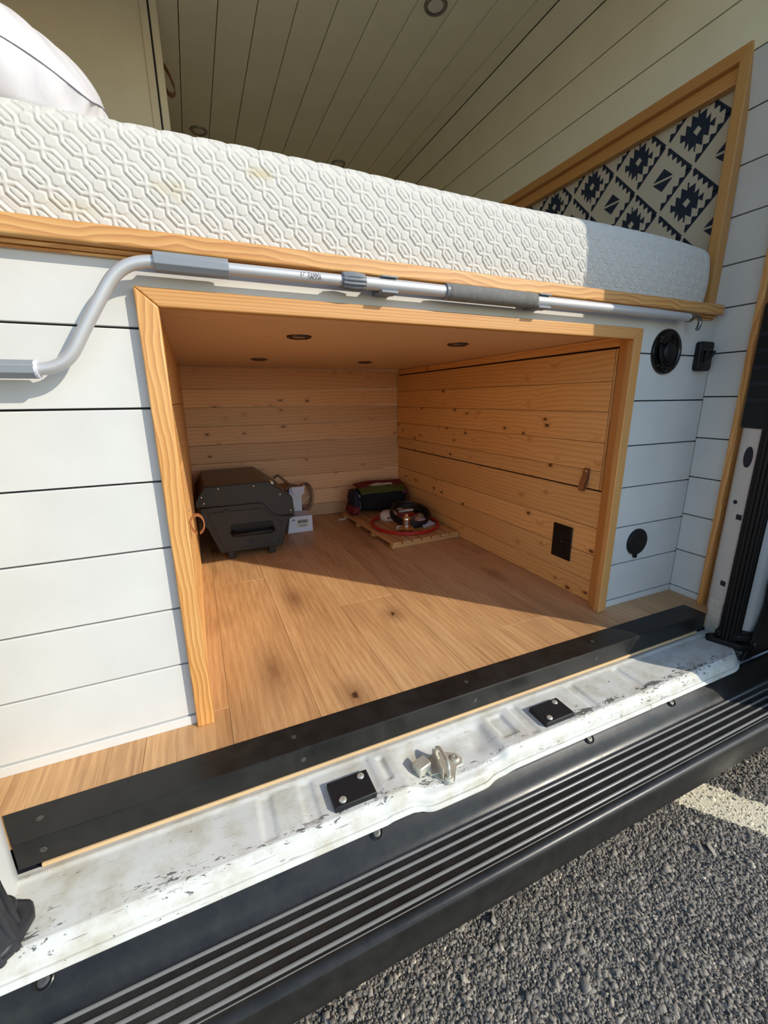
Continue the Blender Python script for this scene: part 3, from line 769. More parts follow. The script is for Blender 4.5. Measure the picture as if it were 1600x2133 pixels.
hexsleeve(-0.0307, 0.0850, 0.9207, .0155); hexsleeve(-.56, -0.2170, 0.7487, .0149)
B('sleeve_lip', MB().tube([(-0.2181, PY, 0.7487), (-0.2140, PY, 0.7487)], .0142, 28), M['wpaper'], ap, smooth=60)
cl = MB()
for k in range(12):
    a = 2*math.pi*k/12; zc = 0.9217; cl.tube([(0.2938, PY+math.cos(a)*.0125, zc+math.sin(a)*.0125), (0.3164, PY+math.cos(a)*.0135, zc+math.sin(a)*.0135), (0.3389, PY+math.cos(a)*.0125, zc+math.sin(a)*.0125)], [.0030, .0042, .0030], 8)
cl.tube([(0.2918, PY, 0.9217), (0.2969, PY, 0.9217), (0.3164, PY, 0.9217), (0.3358, PY, 0.9217), (0.3409, PY, 0.9217)], [.0128, .0142, .0138, .0142, .0128], 24)
B('clamp_collar', cl, M['dgrey'], ap, smooth=50)
B('foam_grip', MB().tube([(0.5293, PY, 0.9217), (0.5354, PY, 0.9217), (0.5426, PY, 0.9217), (0.7699, PY, 0.9217), (0.7750, PY, 0.9217), (0.7760, PY, 0.9217)], [.0138, .0165, .0168, .0168, .016, .0135], 32), M['foam'], ap, smooth=60)
B('grip_ring', MB().tube([(0.5252, PY, 0.9217), (0.5314, PY, 0.9217)], .0158, 28), M['dgrey'], ap, smooth=60)
# lettering and bird-like mark on the tube
tcu = bpy.data.curves.new('lettering', 'FONT'); tcu.body = 'FIAMMA'; tcu.size = .0098; tcu.extrude = 0; tcu.offset = -.00006
to = bpy.data.objects.new('lettering_src', tcu); COL.objects.link(to)
dg = bpy.context.evaluated_depsgraph_get(); dg.update()
tm = bpy.data.meshes.new_from_object(to.evaluated_get(dg)); bpy.data.objects.remove(to)
b = bmesh.new(); b.from_mesh(tm); bmesh.ops.triangulate(b, faces=b.faces)
bmesh.ops.subdivide_edges(b, edges=b.edges, cuts=2, use_grid_fill=True)
xs2 = [v.co.x for v in b.verts]; w0 = max(xs2)-min(xs2)
TC = (0.9217, PY)
def wrap(x, h, r=.0102):
    ang = (h)/r; return (x, TC[1]-r*math.cos(ang), TC[0]-.0005+r*math.sin(ang))
for v in b.verts:
    xx = .2239+(v.co.x/w0)*.0250
    v.co = Vector(wrap(xx, v.co.y*1.70-.0058, .0104))
b.to_mesh(tm); b.free()
tm.name = 'lettering'; o = link('lettering', tm, M['ink'], ap)
sw = MB()
arc = [(0.2144+.0040*math.cos(a), .0010+.0045*math.sin(a)) for a in np.linspace(R(60), R(230), 14)]
for (a1, b1), (a2, b2) in zip(arc[:-1], arc[1:]): sw.add([wrap(a1, b1, .0103), wrap(a2, b2, .0103), wrap(a2+.0012, b2, .0103), wrap(a1+.0012, b1, .0103)], [(0, 1, 2, 3)])
sw.add([wrap(0.2154+.0011*math.cos(a), .0008+.0011*math.sin(a), .0103) for a in np.linspace(0, 2*math.pi, 9)[:-1]], [tuple(range(8))])
sw.add([wrap(0.2159, .0048, .0103), wrap(0.2205, .0050, .0103), wrap(0.2198, .0040, .0103), wrap(0.2159, .0038, .0103)], [(0, 1, 2, 3)])
B('emblem', sw, M['ink'], ap)
for xx, lb in ((.391, 'grey ribbed pole clip just right of the clamp collar'), (.797, 'grey ribbed pole clip at the right end of the foam grip')):
    t = empty('pole_clip', (xx, -.03, .9165), lb+', on the white wall', 'clip')
    m2 = MB()
    for k in range(7): m2.box(xx-.018, xx+.018, -.053+k*.0045, -.0498+k*.0045, .9052, .9082)
    m2.box(xx-.018, xx+.018, -.0532, -.001, .9080, .9098); m2.box(xx-.018, xx+.018, -.0532, -.020, .9335, .9362); m2.box(xx-.018, xx+.018, -.024, -.0005, .9095, .9265)
    B('clip_body', m2, M['grey'], t, bevel=.0004)
# ------------------------------------------------------------------ sockets and switches
ti = empty('power_inlet', (1.335, -.002, .829), 'large round black power inlet with cover loops on the white wall right of the bay', 'power inlet')
Mf = lambda x_, z_, y_=-.0005: Matrix.Translation((x_, y_, z_)) @ Matrix.Rotation(math.pi/2, 4, 'X')
B('bezel', MB().lathe([(.0655, 0), (.0655, .004), (.063, .008), (.054, .009), (.050, .006), (.030, .005), (.0005, .005)], Mf(1.335, .829), 56), M['blackg'], ti)
def arcp(cx, cz, rx, rz, a0, a1, y0, y1, n=26):
    return [(cx+rx*math.cos(a), y0+(y1-y0)*math.sin(math.pi*i/(n-1)), cz+rz*math.sin(a)) for i, a in enumerate(np.linspace(R(a0), R(a1), n))]
for rx, rz, a0, a1 in ((.040, .044, 150, 330), (.033, .034, 150, 340), (.024, .026, 150, 320)):
    B('cover_loop', MB().tube(arcp(1.330, .826, rx, rz, a0, a1, -.010, -.018), .0022, 8), M['black'], ti, smooth=60)
B('cover_loop', MB().tube([(1.305, -.012, .85), (1.315, -.018, .872), (1.33, -.019, .877), (1.345, -.018, .868), (1.345, -.018, .835)], .0022, 8), M['black'], ti, smooth=60)
B('plug_hub', MB().lathe([(.028, 0), (.028, .010), (.022, .014), (.0005, .014)], Mf(1.335, .826, -.006), 30), M['black'], ti)
for a in (45, 135, 225, 315, 270): B('screw', MB().lathe([(.003, 0), (.003, .0016), (.0004, .002)], Mf(1.335+.057*math.cos(R(a)), .829+.057*math.sin(R(a)), -.009), 10), M['screw'], ti)
tsw = empty('switch_plate', (1.506, -.002, .82), 'small black double rocker switch plate in the corner beside the round inlet', 'switch')
def rrect(cx, cz, w, h, r, n=6):
    P = []
    for qx, qz, a0 in ((1, 1, 0), (-1, 1, 90), (-1, -1, 180), (1, -1, 270)):
        for k in range(n+1):
            a = R(a0+90*k/n); P.append((cx+qx*(w/2-r)+r*math.cos(a), cz+qz*(h/2-r)+r*math.sin(a)))
    return P
B('plate', MB().prism(rrect(1.506, .820, .066, .088, .010), -.020, -.0005, 1), M['black'], tsw, bevel=.004, seg=3)
B('plate_recess', MB().prism(rrect(1.508, .820, .050, .044, .003), -.0215, -.0202, 1), M['blackg'], tsw, bevel=.0005)
for xx, tl in ((1.498, 8), (1.518, 26)):
    Mx = Matrix.Translation((xx, -.0235, .820)) @ Matrix.Rotation(R(tl), 4, 'X')
    B('rocker', MB().box(-.008, .008, -.005, .003, -.018, .018, Mx), M['black'], tsw, bevel=.002)
tcap = empty('vent_cap', (1.332, -.002, .222), 'round black rubber cap with pull tab low on the white wall', 'cap')
B('cap', MB().lathe([(.046, 0), (.046, .006), (.043, .010), (.0005, .011)], Mf(1.332, .222), 48), M['black'], tcap, bevel=.001)
B('pull_tab', MB().prism(rrect(1.330, .172, .013, .014, .005), -.009, -.001, 1), M['black'], tcap)
tou = empty('outlet', (BX1, .185, .182), 'black wall outlet cover plate on the right cedar wall of the bay', 'outlet')
m2 = MB().box(BX1-.006, BX1-.0003, .148, .236, .118, .246); B('cover_plate', m2, M['blackg'], tou, bevel=.002)
for zz in (.160, .204): B('socket', MB().box(BX1-.0085, BX1-.0062, .174, .210, zz-.014, zz+.014), M['black'], tou, bevel=.002)
B('screw', MB().lathe([(.003, 0), (.0004, .002)], Matrix.Translation((BX1-.0062, .192, .182)) @ Matrix.Rotation(-math.pi/2, 4, 'Y'), 10), M['screw'], tou)
# ------------------------------------------------------------------ portable grill
def make_grill():
    y0, y1 = 1.04, 1.52
    g = empty('grill', (.17, 1.28, 0), 'black portable barrel grill with side handle standing in the left of the storage bay', 'grill')
    lidp = [(-.033, .258), (-.033, .275), (.006, .342), (.272, .345), (.382, .262), (.388, .182), (.36, .178), (.31, .175), (.244, .245), (-.02, .252)]
    B('lid', MB().prism(lidp, y0+.006, y1, 1), M['grilllid'], g, bevel=.002)
    endp = [(-.035, .256), (-.033, .276), (.007, .338), (.272, .340), (.383, .257), (.389, .178), (.34, .178), (.30, .182), (.235, .246), (-.02, .252)]
    B('lid_end_panel', MB().prism(endp, y0-.002, y0+.005, 1), M['grill'], g, bevel=.001)
    body = [(-.018, .250), (-.016, .166), (.0, .160), (.048, .036), (.318, .036), (.357, .156), (.388, .170), (.336, .176), (.30, .184), (.240, .250)]
    B('firebox', MB().prism(body, y0+.006, y1, 1), M['grill'], g, bevel=.002)
    B('end_panel', MB().prism([(-.020, .2505), (-.017, .166), (.0, .161), (.046, .034), (.319, .034), (.358, .156), (.391, .172), (.372, .1765), (.336, .1775), (.296, .186), (.262, .222), (.246, .246), (.225, .2505)], y0-.010, y0+.005, 1), M['grill'], g, bevel=.003)
    B('end_panel_face', MB().prism([(.010, .226), (.062, .056), (.303, .050), (.326, .148), (.300, .166), (.240, .226)], y0-.0135, y0-.0102, 1), M['grill'], g, bevel=.0012)
    h = MB().tube([(.104, y0-.012, .128), (.106, y0-.040, .126), (.112, y0-.048, .124), (.268, y0-.048, .124), (.276, y0-.040, .126), (.278, y0-.012, .128)], .0105, 12)
    B('handle', h, M['black'], g, smooth=60)
    B('handle_recess', MB().prism(rrect(.190, .137, .186, .050, .008), y0-.0165, y0-.0137, 1), M['black'], g, bevel=.002)
    B('drain_port', MB().lathe([(.013, 0), (.013, .003), (.010, .003), (.010, .001), (.0005, .001)], Mf(.182, .074, y0-.0137), 24), M['ink'], g)
    B('latch_tab', MB().prism(rrect(.084, .217, .022, .034, .009), y0-.0165, y0-.0137, 1), M['grill'], g, bevel=.001)
    for x_, z_ in [(-.008, .297), (.063, .328), (.213, .328), (.327, .278), (.371, .197), (-.001, .269)]:
        B('screw', MB().lathe([(.0048, 0), (.0048, .001), (.003, .003), (.0004, .0036)], Mf(x_, z_, y0-.002), 14), M['chrome'], g, smooth=60)
    B('screw', MB().lathe([(.003, 0), (.0004, .003)], Mf(.084, .206, y0-.0165), 12), M['chrome'], g)
    B('lid_latch', MB().box(.296, .312, y0+.06, y0+.10, .318, .330, Matrix.Identity(4)), M['chrome'], g, bevel=.002)
    B('lid_handle', MB().tube([(.365, y0+.06, .285), (.392, y0+.07, .300), (.392, y0+.40, .300), (.365, y0+.41, .285)], .007, 10), M['steel'], g, smooth=60)
    for lx in (.076, .256):
        for ly in (y0-.004, y1-.05):
            B('leg', MB().box(lx, lx+.028, ly, ly+.04, .0005, .036), M['grill'], g, bevel=.002)
make_grill()
# ------------------------------------------------------------------ boxes and wires beside the grill
wbx = empty('white_carton', (.465, 1.3, 0), 'small white carton with barcode label on the floor beside the grill', 'box')
B('carton', MB().prism([(.398, .0005), (.536, .0005), (.535, .090), (.412, .090)], 1.30, 1.42, 1), M['wpaper'], wbx, bevel=.001)
bc_ = MB(); xx = .4545; random.seed(3)
while xx < .509:
    w_ = random.choice([.0009, .0016, .0026]); bc_.box(xx, xx+w_, 1.2990, 1.2994, .052, .069); xx += w_+random.choice([.0009, .0014])
for r_ in range(3):
    xx = .462
    while xx < .502: w_ = random.choice([.002, .004, .003]); bc_.box(xx, xx+w_, 1.2990, 1.2994, .041-r_*.004, .0432-r_*.004); xx += w_+.0012
B('barcode_print', bc_, M['ink'], wbx)
B('label_sticker', MB().box(.448, .515, 1.2994, 1.2998, .028, .074), M['offwhite'], wbx)
m2 = MB(); 
for x_, h_ in ((.424, .006), (.430, .010), (.436, .008)): m2.box(x_, x_+.004, 1.2990, 1.2996, .068, .068+h_)
B('printed_word', m2, M['ink'], wbx)
wc2 = empty('upright_carton', (.45, 1.42, 0), 'tall narrow white carton with folded flap and brown top behind the small barcode carton', 'box')
B('carton', MB().prism([(.445, .0005), (.51, .0005), (.51, .225), (.445, .225)], 1.425, 1.49, 1), M['wpaper'], wc2, bevel=.001)
B('front_tongue', MB().prism([(.452, .0925), (.484, .0925), (.502, .150), (.506, .185), (.440, .185), (.435, .150), (.446, .115)], 1.4205, 1.4235, 1), M['wpaper'], wc2, bevel=.0005)
fp = [(.452, .230), (.530, .230), (.526, .195), (.510, .176), (.492, .170), (.472, .178), (.458, .198)]
B('rounded_flap', MB().prism(fp, 1.416, 1.4195, 1), M['wpaper'], wc2, bevel=.0005)
B('lid_panel', MB().prism([(.375, 1.55), (.46, 1.58), (.530, 1.417), (.452, 1.417)], .2265, .229, 2), M['card'], wc2)
B('blue_edge', MB().box(.4385, .4440, 1.421, 1.49, .10, .22), M['blue'], wc2)
cw = empty('wire_coil', (.55, 1.50, 0), 'loose coil of thin pale cable standing behind the white cartons', 'cable')
for k in range(4):
    c0 = (.548+k*.004, .150-k*.004); rr = .048+k*.005
    B('cable_loop', MB().tube([(c0[0]+rr*.75*math.cos(a), 1.535+.015*math.sin(a+k), max(.006, c0[1]+rr*1.45*math.sin(a))) for a in np.linspace(0, 2*math.pi, 33)[:-1]], .0028, 8, closed=True), M['card'] if k % 2 else M['bronze'], cw, smooth=60)
B('cable_end', MB().tube([(.520, 1.500, .10), (.550, 1.505, .135), (.58, 1.51, .15)], .0028, 8), M['offwhite'], cw, smooth=60)
# ------------------------------------------------------------------ slatted mat and what lies on it
mat_ = empty('slatted_mat', (.99, 1.18, 0), 'wooden slatted bath mat on the floor in the right rear of the bay', 'mat')
Rm = Matrix.Translation((.985, 1.17, 0)) @ Matrix.Rotation(R(3.2), 4, 'Z')
for k in range(7):
    x0_ = -.196+k*.0562
    B('slat', MB().box(x0_, x0_+.0475, -.325, .325, .0195, .031, Rm), M['bamboo'], mat_, bevel=.002)
for y_ in (-.325, -.11, .09, .285):
    B('batten', MB().box(-.200, .196, y_, y_+.030, .0005, .0193, Rm), M['bamboo'], mat_, bevel=.003)
hz = .032
def ring(cx, cy, cz, rx, ry, tilt=0, tx=0, n=64, wob=0, ph=0):
    P = []
    for a in np.linspace(0, 2*math.pi, n+1)[:-1]:
        x_, y_ = rx*math.cos(a), ry*math.sin(a); z_ = y_*math.sin(R(tilt))+x_*math.sin(R(tx)); y_ *= math.cos(R(tilt))
        P.append((cx+x_, cy+y_, cz+z_+wob*math.sin(3*a+ph)))
    return P
rh = empty('red_hose', (1.0, 1.09, hz), 'loop of glossy red hose lying on the slatted mat', 'hose')
B('hose_loop', MB().tube(ring(.998, 1.085, hz+.0085, .178, .188), .0082, 14, closed=True), M['red'], rh, smooth=60)
bh = empty('black_hose', (1.05, 1.12, hz), 'coil of black hose with white end, leaning on the slatted mat', 'hose')
for k in range(3):
    B('hose_loop', MB().tube(ring(1.035+.004*k, 1.115-.004*k, hz+.0385+.012*k, .098+.003*k, .112, 17, 0, wob=.002, ph=k), .0078, 12, closed=True), M['hblack'], bh, smooth=60)
B('hose_end', MB().tube([(.985, 1.03, hz+.014), (.955, 1.015, hz+.013), (.935, 1.010, hz+.013)], [.008, .0085, .0085], 12), M['hblack'], bh, smooth=60)
B('end_fitting', MB().tube([(.936, 1.010, hz+.0135), (.912, 1.004, hz+.0135)], .0125, 16), M['offwhite'], bh, smooth=40, bevel=.001)
cf = empty('chrome_fitting', (.945, .955, hz), 'shiny chrome round-based fitting standing at the front of the hose coils', 'fitting')
B('flange', MB().lathe([(.040, 0), (.040, .004), (.034, .009), (.028, .011), (.028, .016), (.022, .019)], Matrix.Translation((.945, .965, hz+.017)), 36), M['chrome'], cf, smooth=50)
B('stem', MB().lathe([(.020, .018), (.021, .024), (.019, .045), (.021, .052), (.019, .062), (.012, .066), (.010, .076), (.006, .082), (.0005, .083)], Matrix.Translation((.945, .965, hz+.017)), 30), M['chrome'], cf, smooth=50)
B('flange_foot', MB().lathe([(.030, 0), (.034, .006), (.036, .017)], Matrix.Translation((.945, .965, hz-.0005)), 30), M['chrome'], cf, smooth=50)
sh = empty('shower_head', (.99, 1.235, hz), 'cream rounded plastic shower head on the mat left of the black hose', 'shower head')
B('head', MB().lathe([(.050, 0), (.052, .012), (.049, .030), (.038, .043), (.020, .050), (.0005, .051)], Matrix.Translation((.965, 1.235, hz)), 36), M['offwhite'], sh, smooth=60)
B('slot', MB().box(.935, .965, 1.1815, 1.1855, hz+.014, hz+.026), M['card'], sh, bevel=.001)
vk = empty('gas_valve', (1.14, 1.24, hz), 'small brass valve with black knob on the mat beside the cedar wall', 'valve')
B('valve_body', MB().tube([(1.065, 1.30, hz+.014), (1.10, 1.28, hz+.022), (1.145, 1.255, hz+.03)], [.013, .012, .008], 14), M['zinc'], vk, smooth=50)
B('knob', MB().tube([(1.140, 1.257, hz+.03), (1.146, 1.254, hz+.03), (1.172, 1.238, hz+.032), (1.178, 1.234, hz+.032)], [.018, .022, .022, .018], 14), M['black'], vk, smooth=30)
B('white_cap', MB().lathe([(.018, 0), (.018, .018), (.014, .024), (.0005, .026)], Matrix.Translation((1.085, 1.335, hz+.02)), 8), M['offwhite'], vk, smooth=20)
pk = empty('white_sachet', (1.10, 1.02, hz), 'folded white paper sachet inside the red hose loop', 'packet')
B('sachet', MB().add([(1.065, .985, hz+.003), (1.155, 1.025, hz+.004), (1.11, 1.075, hz+.028), (1.055, 1.045, hz+.03), (1.065, .985, hz), (1.155, 1.025, hz), (1.115, 1.080, hz+.004), (1.055, 1.055, hz+.002)], [(0, 1, 2, 3), (4, 7, 6, 5), (0, 4, 5, 1), (1, 5, 6, 2), (2, 6, 7, 3), (3, 7, 4, 0)]), M['wpaper'], pk, smooth=None)
pb = empty('parts_bag', (1.13, 1.12, hz), 'small clear bag of orange fittings right of the black hose coil', 'bag')
m2 = MB(); random.seed(11)
n_ = 12; A = np.zeros((n_, n_, 3))
for i in range(n_):
    for j in range(n_):
        u_, v_ = i/(n_-1), j/(n_-1); h_ = math.sin(math.pi*u_)**.6*math.sin(math.pi*v_)**.6
        A[i, j] = (1.075+.09*u_, 1.085+.10*v_, hz+.002+.030*h_*(.75+.5*random.random()))
B('clear_film', m2.grid(A), M['clear'], pb, smooth=30)
for k in range(4):
    p0 = (1.092+.016*k, 1.115+.01*(k % 2), hz+.010); B('fitting', MB().tube([p0, (p0[0]+.02, p0[1]+.02, hz+.012)], .006, 10), M['leather'], pb)
# rolled bag / towel bundle
tb = empty('rolled_bag', (1.0, 1.43, 0), 'black roll-up bag with green and red panels lying at the back on the slatted mat', 'bag')
def blob(cx, cy, cz, sx, sy, sz, e=3.0, n=26, nz=.004, seed=0):
    rg = np.random.default_rng(seed); ph = rg.random(6)*6
    V = []; F = []; m_ = n*2
    for i in range(n+1):
        la = -math.pi/2+math.pi*i/n
        for j in range(m_):
            lo = 2*math.pi*j/m_
            d = Vector((math.cos(la)*math.cos(lo), math.cos(la)*math.sin(lo), math.sin(la)))
            s_ = (abs(d.x)**e+abs(d.y)**e+abs(d.z)**e)**(-1/e)
            w_ = nz*(math.sin(d.x*9+ph[0])+math.sin(d.y*11+ph[1])+math.sin(d.z*10+ph[2]))
            V.append((cx+d.x*s_*(sx+w_), cy+d.y*s_*(sy+w_), cz+d.z*s_*(sz+w_*.6)))
    for i in range(n):
        for j in range(m_): F.append((i*m_+j, i*m_+(j+1) % m_, (i+1)*m_+(j+1) % m_, (i+1)*m_+j))
    return MB().add(V, F)
mb = blob(1.005, 1.460, .113, .170, .100, .074, 3.2, nz=.003, seed=1); B('bag_body', mb, M['blackf'], tb, smooth=180)
def patch(x0_, x1_, y0_, y1_, z0_, z1_, mat, name, bow=.01, th=.004):
    n_ = 14; A = np.zeros((n_, n_, 3))
    for i in range(n_):
        for j in range(n_):
            u_, v_ = i/(n_-1), j/(n_-1)
            A[i, j] = (x0_+(x1_-x0_)*u_, y0_+(y1_-y0_)*v_, z0_+(z1_-z0_)*v_+bow*math.sin(math.pi*u_)*1.0+.002*math.sin(9*u_+5*v_))
    o_ = B(name, MB().grid(A), mat, tb, smooth=180); m_ = o_.modifiers.new('solid', 'SOLIDIFY'); m_.thickness = th; return o_
patch(.850, 1.150, 1.355, 1.420, .160, .190, M['greenf'], 'green_panel', .006)
patch(.845, 1.160, 1.420, 1.500, .188, .204, M['redf'], 'red_panel', .006)
patch(.93, 1.08, 1.415, 1.440, .196, .200, M['offwhite'], 'white_trim', .004)
B('side_roll', blob(.822, 1.42, .118, .030, .075, .066, 2.2, 16, .003, 4), M['purple'], tb, smooth=180)
B('white_binding', MB().tube(ring(.845, 1.385, .112, .002, .040, 88, 0, 30), .0045, 8, closed=True), M['offwhite'], tb, smooth=60)
B('red_lining', blob(.812, 1.41, .0675, .034, .07, .031, 2.4, 14, .004, 5), M['redf'], tb, smooth=180)
B('magenta_tab', blob(1.125, 1.352, .155, .016, .010, .010, 2.5, 8, .001, 6), M['magenta'], tb, smooth=180)
B('red_edge', MB().tube([(.850, 1.415, .188), (.95, 1.42, .197), (1.06, 1.42, .197), (1.15, 1.41, .186), (1.172, 1.40, .15), (1.178, 1.385, .09)], .004, 8), M['redf'], tb, smooth=60)
tb2 = empty('white_strap_end', (.775, 1.42, 0), 'small white strap end lying on the floor left of the rolled bag', 'strap')
B('strap', MB().box(-.022, .022, -.012, .012, .0005, .006, Matrix.Translation((.752, 1.44, 0)) @ Matrix.Rotation(R(15), 4, 'Z')), M['offwhite'], tb2, bevel=.002)
# ------------------------------------------------------------------ black threshold angle
th = empty('threshold_strip', (.5, -.14, -.02), 'long black metal angle strip screwed along the floor edge in the doorway', 'threshold')
B('angle', MB().prism([(-.383, -.105), (1.478, -.105), (1.478, -.1765), (-.349, -.1765)], .0002, .0035, 2).box(-.349, 1.478, -.1765, -.1737, -.050, .0002), M['angle'], th, bevel=.0008)
B('wood_edge', MB().box(-.318, 1.44, -.1795, -.1735, -.0575, -.0502), M['endgrain'], th, bevel=.001)
def screw_at(parent, x_, y_, z_, axis, r=.0055):
    Mx = Matrix.Translation((x_, y_, z_))
    if axis == 'Y': Mx = Mx @ Matrix.Rotation(math.pi/2, 4, 'X')
    if axis == 'S': Mx = Mx @ Matrix.Rotation(R(35), 4, 'X')
    m_ = MB().lathe([(r, 0), (r, .0006), (r*.75, .0011), (r*.3, .0011), (r*.22, .0003), (.0003, .0003)], Mx, 16)
    return B('screw', m_, M['screw'], parent, smooth=40)
for x_ in (-.321, .119, .557, 1.0): screw_at(th, x_, -.138, .0035, 'Z')
for x_ in (-.311, .129, .559, .976): screw_at(th, x_, -.1766, -.024, 'Y')
# ------------------------------------------------------------------ van body: sill, pillars, header, side
vb = empty('van_body', (.55, -.25, -.1), 'chipped white painted van bodywork around the side door: sill, pillars and header', 'van')
def make_sill():
    X = np.arange(-.46, 1.492, .004)
    ys = np.concatenate([np.linspace(-.172, -.29, 44), np.linspace(-.292, -.318, 16)]); 
    def prof_z(y): 
        t = np.clip((-.288-y)/.026, 0, 1); return -.062-.028*(1-np.sqrt(np.clip(1-t**2, 0, 1)))
    A = np.zeros((len(ys)+4, len(X), 3))
    Xg, Yg = np.meshgrid(X, ys)
    Z = prof_z(Yg)
    def box_f(x0_, x1_, y0_, y1_, s_=.004):
        sm = lambda t: 1/(1+np.exp(-np.clip(t, -30, 30)))
        return sm((Xg-x0_)/s_*3)*sm((x1_-Xg)/s_*3)*sm((Yg-y0_)/s_*3)*sm((y1_-Yg)/s_*3)
    for a_, b_ in ((.031, .055), (.110, .136), (.645, .667), (.842, .866), (1.018, 1.042)): Z -= .0035*box_f(a_, b_, -.287, -.196, .004)
    Z += .0018*box_f(-.36, -.02, -.283, -.19, .010)*0
    Z -= .012*box_f(.335, .55, -.34, -.205, .016)*np.clip((Yg+.33)/.03, 0.2, 1)
    Z += .003*box_f(.262, .318, -.33, -.19, .006)
    Z -= .005*box_f(.281, .294, -.262, -.205, .003)
    Z -= .006*np.exp(-(((Xg-.512)/.022)**2+((Yg+.250)/.022)**2))
    Z -= .006*box_f(.575, .615, -.268, -.205, .005)
    Z += .0022*np.exp(-((Yg+.186)/.005)**2)
    Z += .0012*np.exp(-((Yg+.296)/.003)**2)
    Z += .012*np.exp(-((Xg+.455)/.02)**2)
    Yo = Yg - .010*box_f(.34, .50, -.5, -.28, .02)*np.clip((-.27-Yg)/.04, 0, 1)
    tt = np.clip((Xg-1.385)/.105, 0, 1); Yo = Yo+(1-np.sqrt(1-tt**2))*.085*np.clip((-.19-Yg)/.12, 0, 1)
    A[:len(ys), :, 0] = Xg; A[:len(ys), :, 1] = Yo; A[:len(ys), :, 2] = Z
    last = A[len(ys)-1].copy()
    for k, (dy, dz) in enumerate(((-.0015, -.004), (-.004, -.0055), (-.0045, -.009), (.002, -.012))):
        A[len(ys)+k] = last+np.array([0, dy, dz])
    o_ = B('sill', MB().grid(A), M['van'], vb, smooth=55)
    B('sill_underside', MB().box(-.46, 1.53, -.312, -.172, -.13, -.105), M['body'], vb)
make_sill()
# rear (right) pillar
def pil(name, poly, z0_, z1_, mat, bevel=.004): return B(name, MB().prism(poly, z0_, z1_, 2), mat, vb, bevel=bevel, seg=3)
pil('rear_pillar', [(1.560, -.131), (1.498, -.172), (1.484, -.215), (1.52, -.232), (1.60, -.20), (1.62, -.14)], -.075, 1.80, M['body'])
pil('pillar_patch', [(1.4965, -.170), (1.4815, -.2145), (1.484, -.2155), (1.4995, -.171)], -.065, .055, M['van'], .001)
pil('outer_pillar', [(1.512, -.258), (1.524, -.278), (1.56, -.287), (1.66, -.290), (1.66, -.22), (1.53, -.22)], -.10, 1.80, M['body'], .008)
for (zz, yy, sz) in ((.383, -.1845, 'hex'), (.340, -.205, 'rect'), (.119, -.200, 'rect')):
    d_ = Vector((1.484-1.498, -.215+.172, 0)).normalized(); n_ = Vector((d_.y, -d_.x, 0)); 
    t_ = (yy+.172)/(-.215+.172); c_ = Vector((1.498, -.172, zz)).lerp(Vector((1.484, -.215, zz)), t_)
    Rx = Matrix((d_, Vector((0, 0, 1)), n_)).transposed().to_4x4(); Rx.translation = c_
    if sz == 'hex': B('hole', MB().lathe([(.007, -.0012), (.007, .0012)], Rx, 6), M['ink'], vb)
    else: B('hole', MB().box(-.0085, .0085, -.008, .008, -.0012, .0012, Rx), M['ink'], vb)
m_ = Matrix.Translation((1.4895, -.193, .522)) @ Matrix.Rotation(R(90), 4, 'Y') @ Matrix.Rotation(R(0), 4, 'Z')
d_ = Vector((-.014, -.043, 0)).normalized(); n_ = Vector((-d_.y, d_.x, 0)); n_ = -n_ if n_.x > 0 else n_
Rx = Matrix((d_, Vector((0, 0, 1)), d_.cross(Vector((0, 0, 1))))).transposed().to_4x4(); Rx.translation = Vector((1.4905, -.195, .522))
hp = [(math.cos(a)*.0135, math.sin(a)*.031) for a in np.linspace(0, 2*math.pi, 25)[:-1]]
mo = MB().prism(hp, -.002, .002, 2); mo.v = [tuple(Rx @ Vector(p)) for p in mo.v]; B('oval_hole', mo, M['ink'], vb)
# door seals : ribbed rubber tubes
def seal(cx, cy, z0_, z1_, r_, name='door_seal'):
    m2 = MB().tube([(cx, cy, z0_), (cx, cy, z1_)], r_*.78, 20)
    for k in range(7):
        a = R(150+k*24); m2.tube([(cx+math.cos(a)*r_*.80, cy+math.sin(a)*r_*.80, z0_), (cx+math.cos(a)*r_*.80, cy+math.sin(a)*r_*.80, z1_)], r_*.2, 8)
    return B(name, m2, M['sealr'], vb, smooth=50)
seal(1.482, -.246, -.06, 1.75, .030)
B('seal_foot', MB().prism([(1.432, -.214), (1.448, -.200), (1.50, -.222), (1.545, -.262), (1.540, -.298), (1.50, -.312), (1.462, -.292)], -.068, -.045, 2), M['sealr'], vb, bevel=.006, seg=3)
B('seal_foot', MB().prism([(1.450, -.222), (1.49, -.215), (1.535, -.262), (1.532, -.290), (1.50, -.298), (1.466, -.270)], -.048, -.02, 2), M['sealr'], vb, bevel=.008, seg=3)
# slotted black plastic cover high on the pillar
hc = MB()
B('slotted_cover', MB().prism([(1.500, -.150), (1.465, -.235), (1.50, -.25), (1.53, -.16)], .605, .95, 2), M['black'], vb, bevel=.008, seg=3)
for k in range(5):
    zz = .68+k*.045; B('cover_slot', MB().prism([(1.4955, -.158), (1.4695, -.222), (1.4735, -.224), (1.4995, -.160)], zz, zz+.012, 2), M['ink'], vb, bevel=.001)
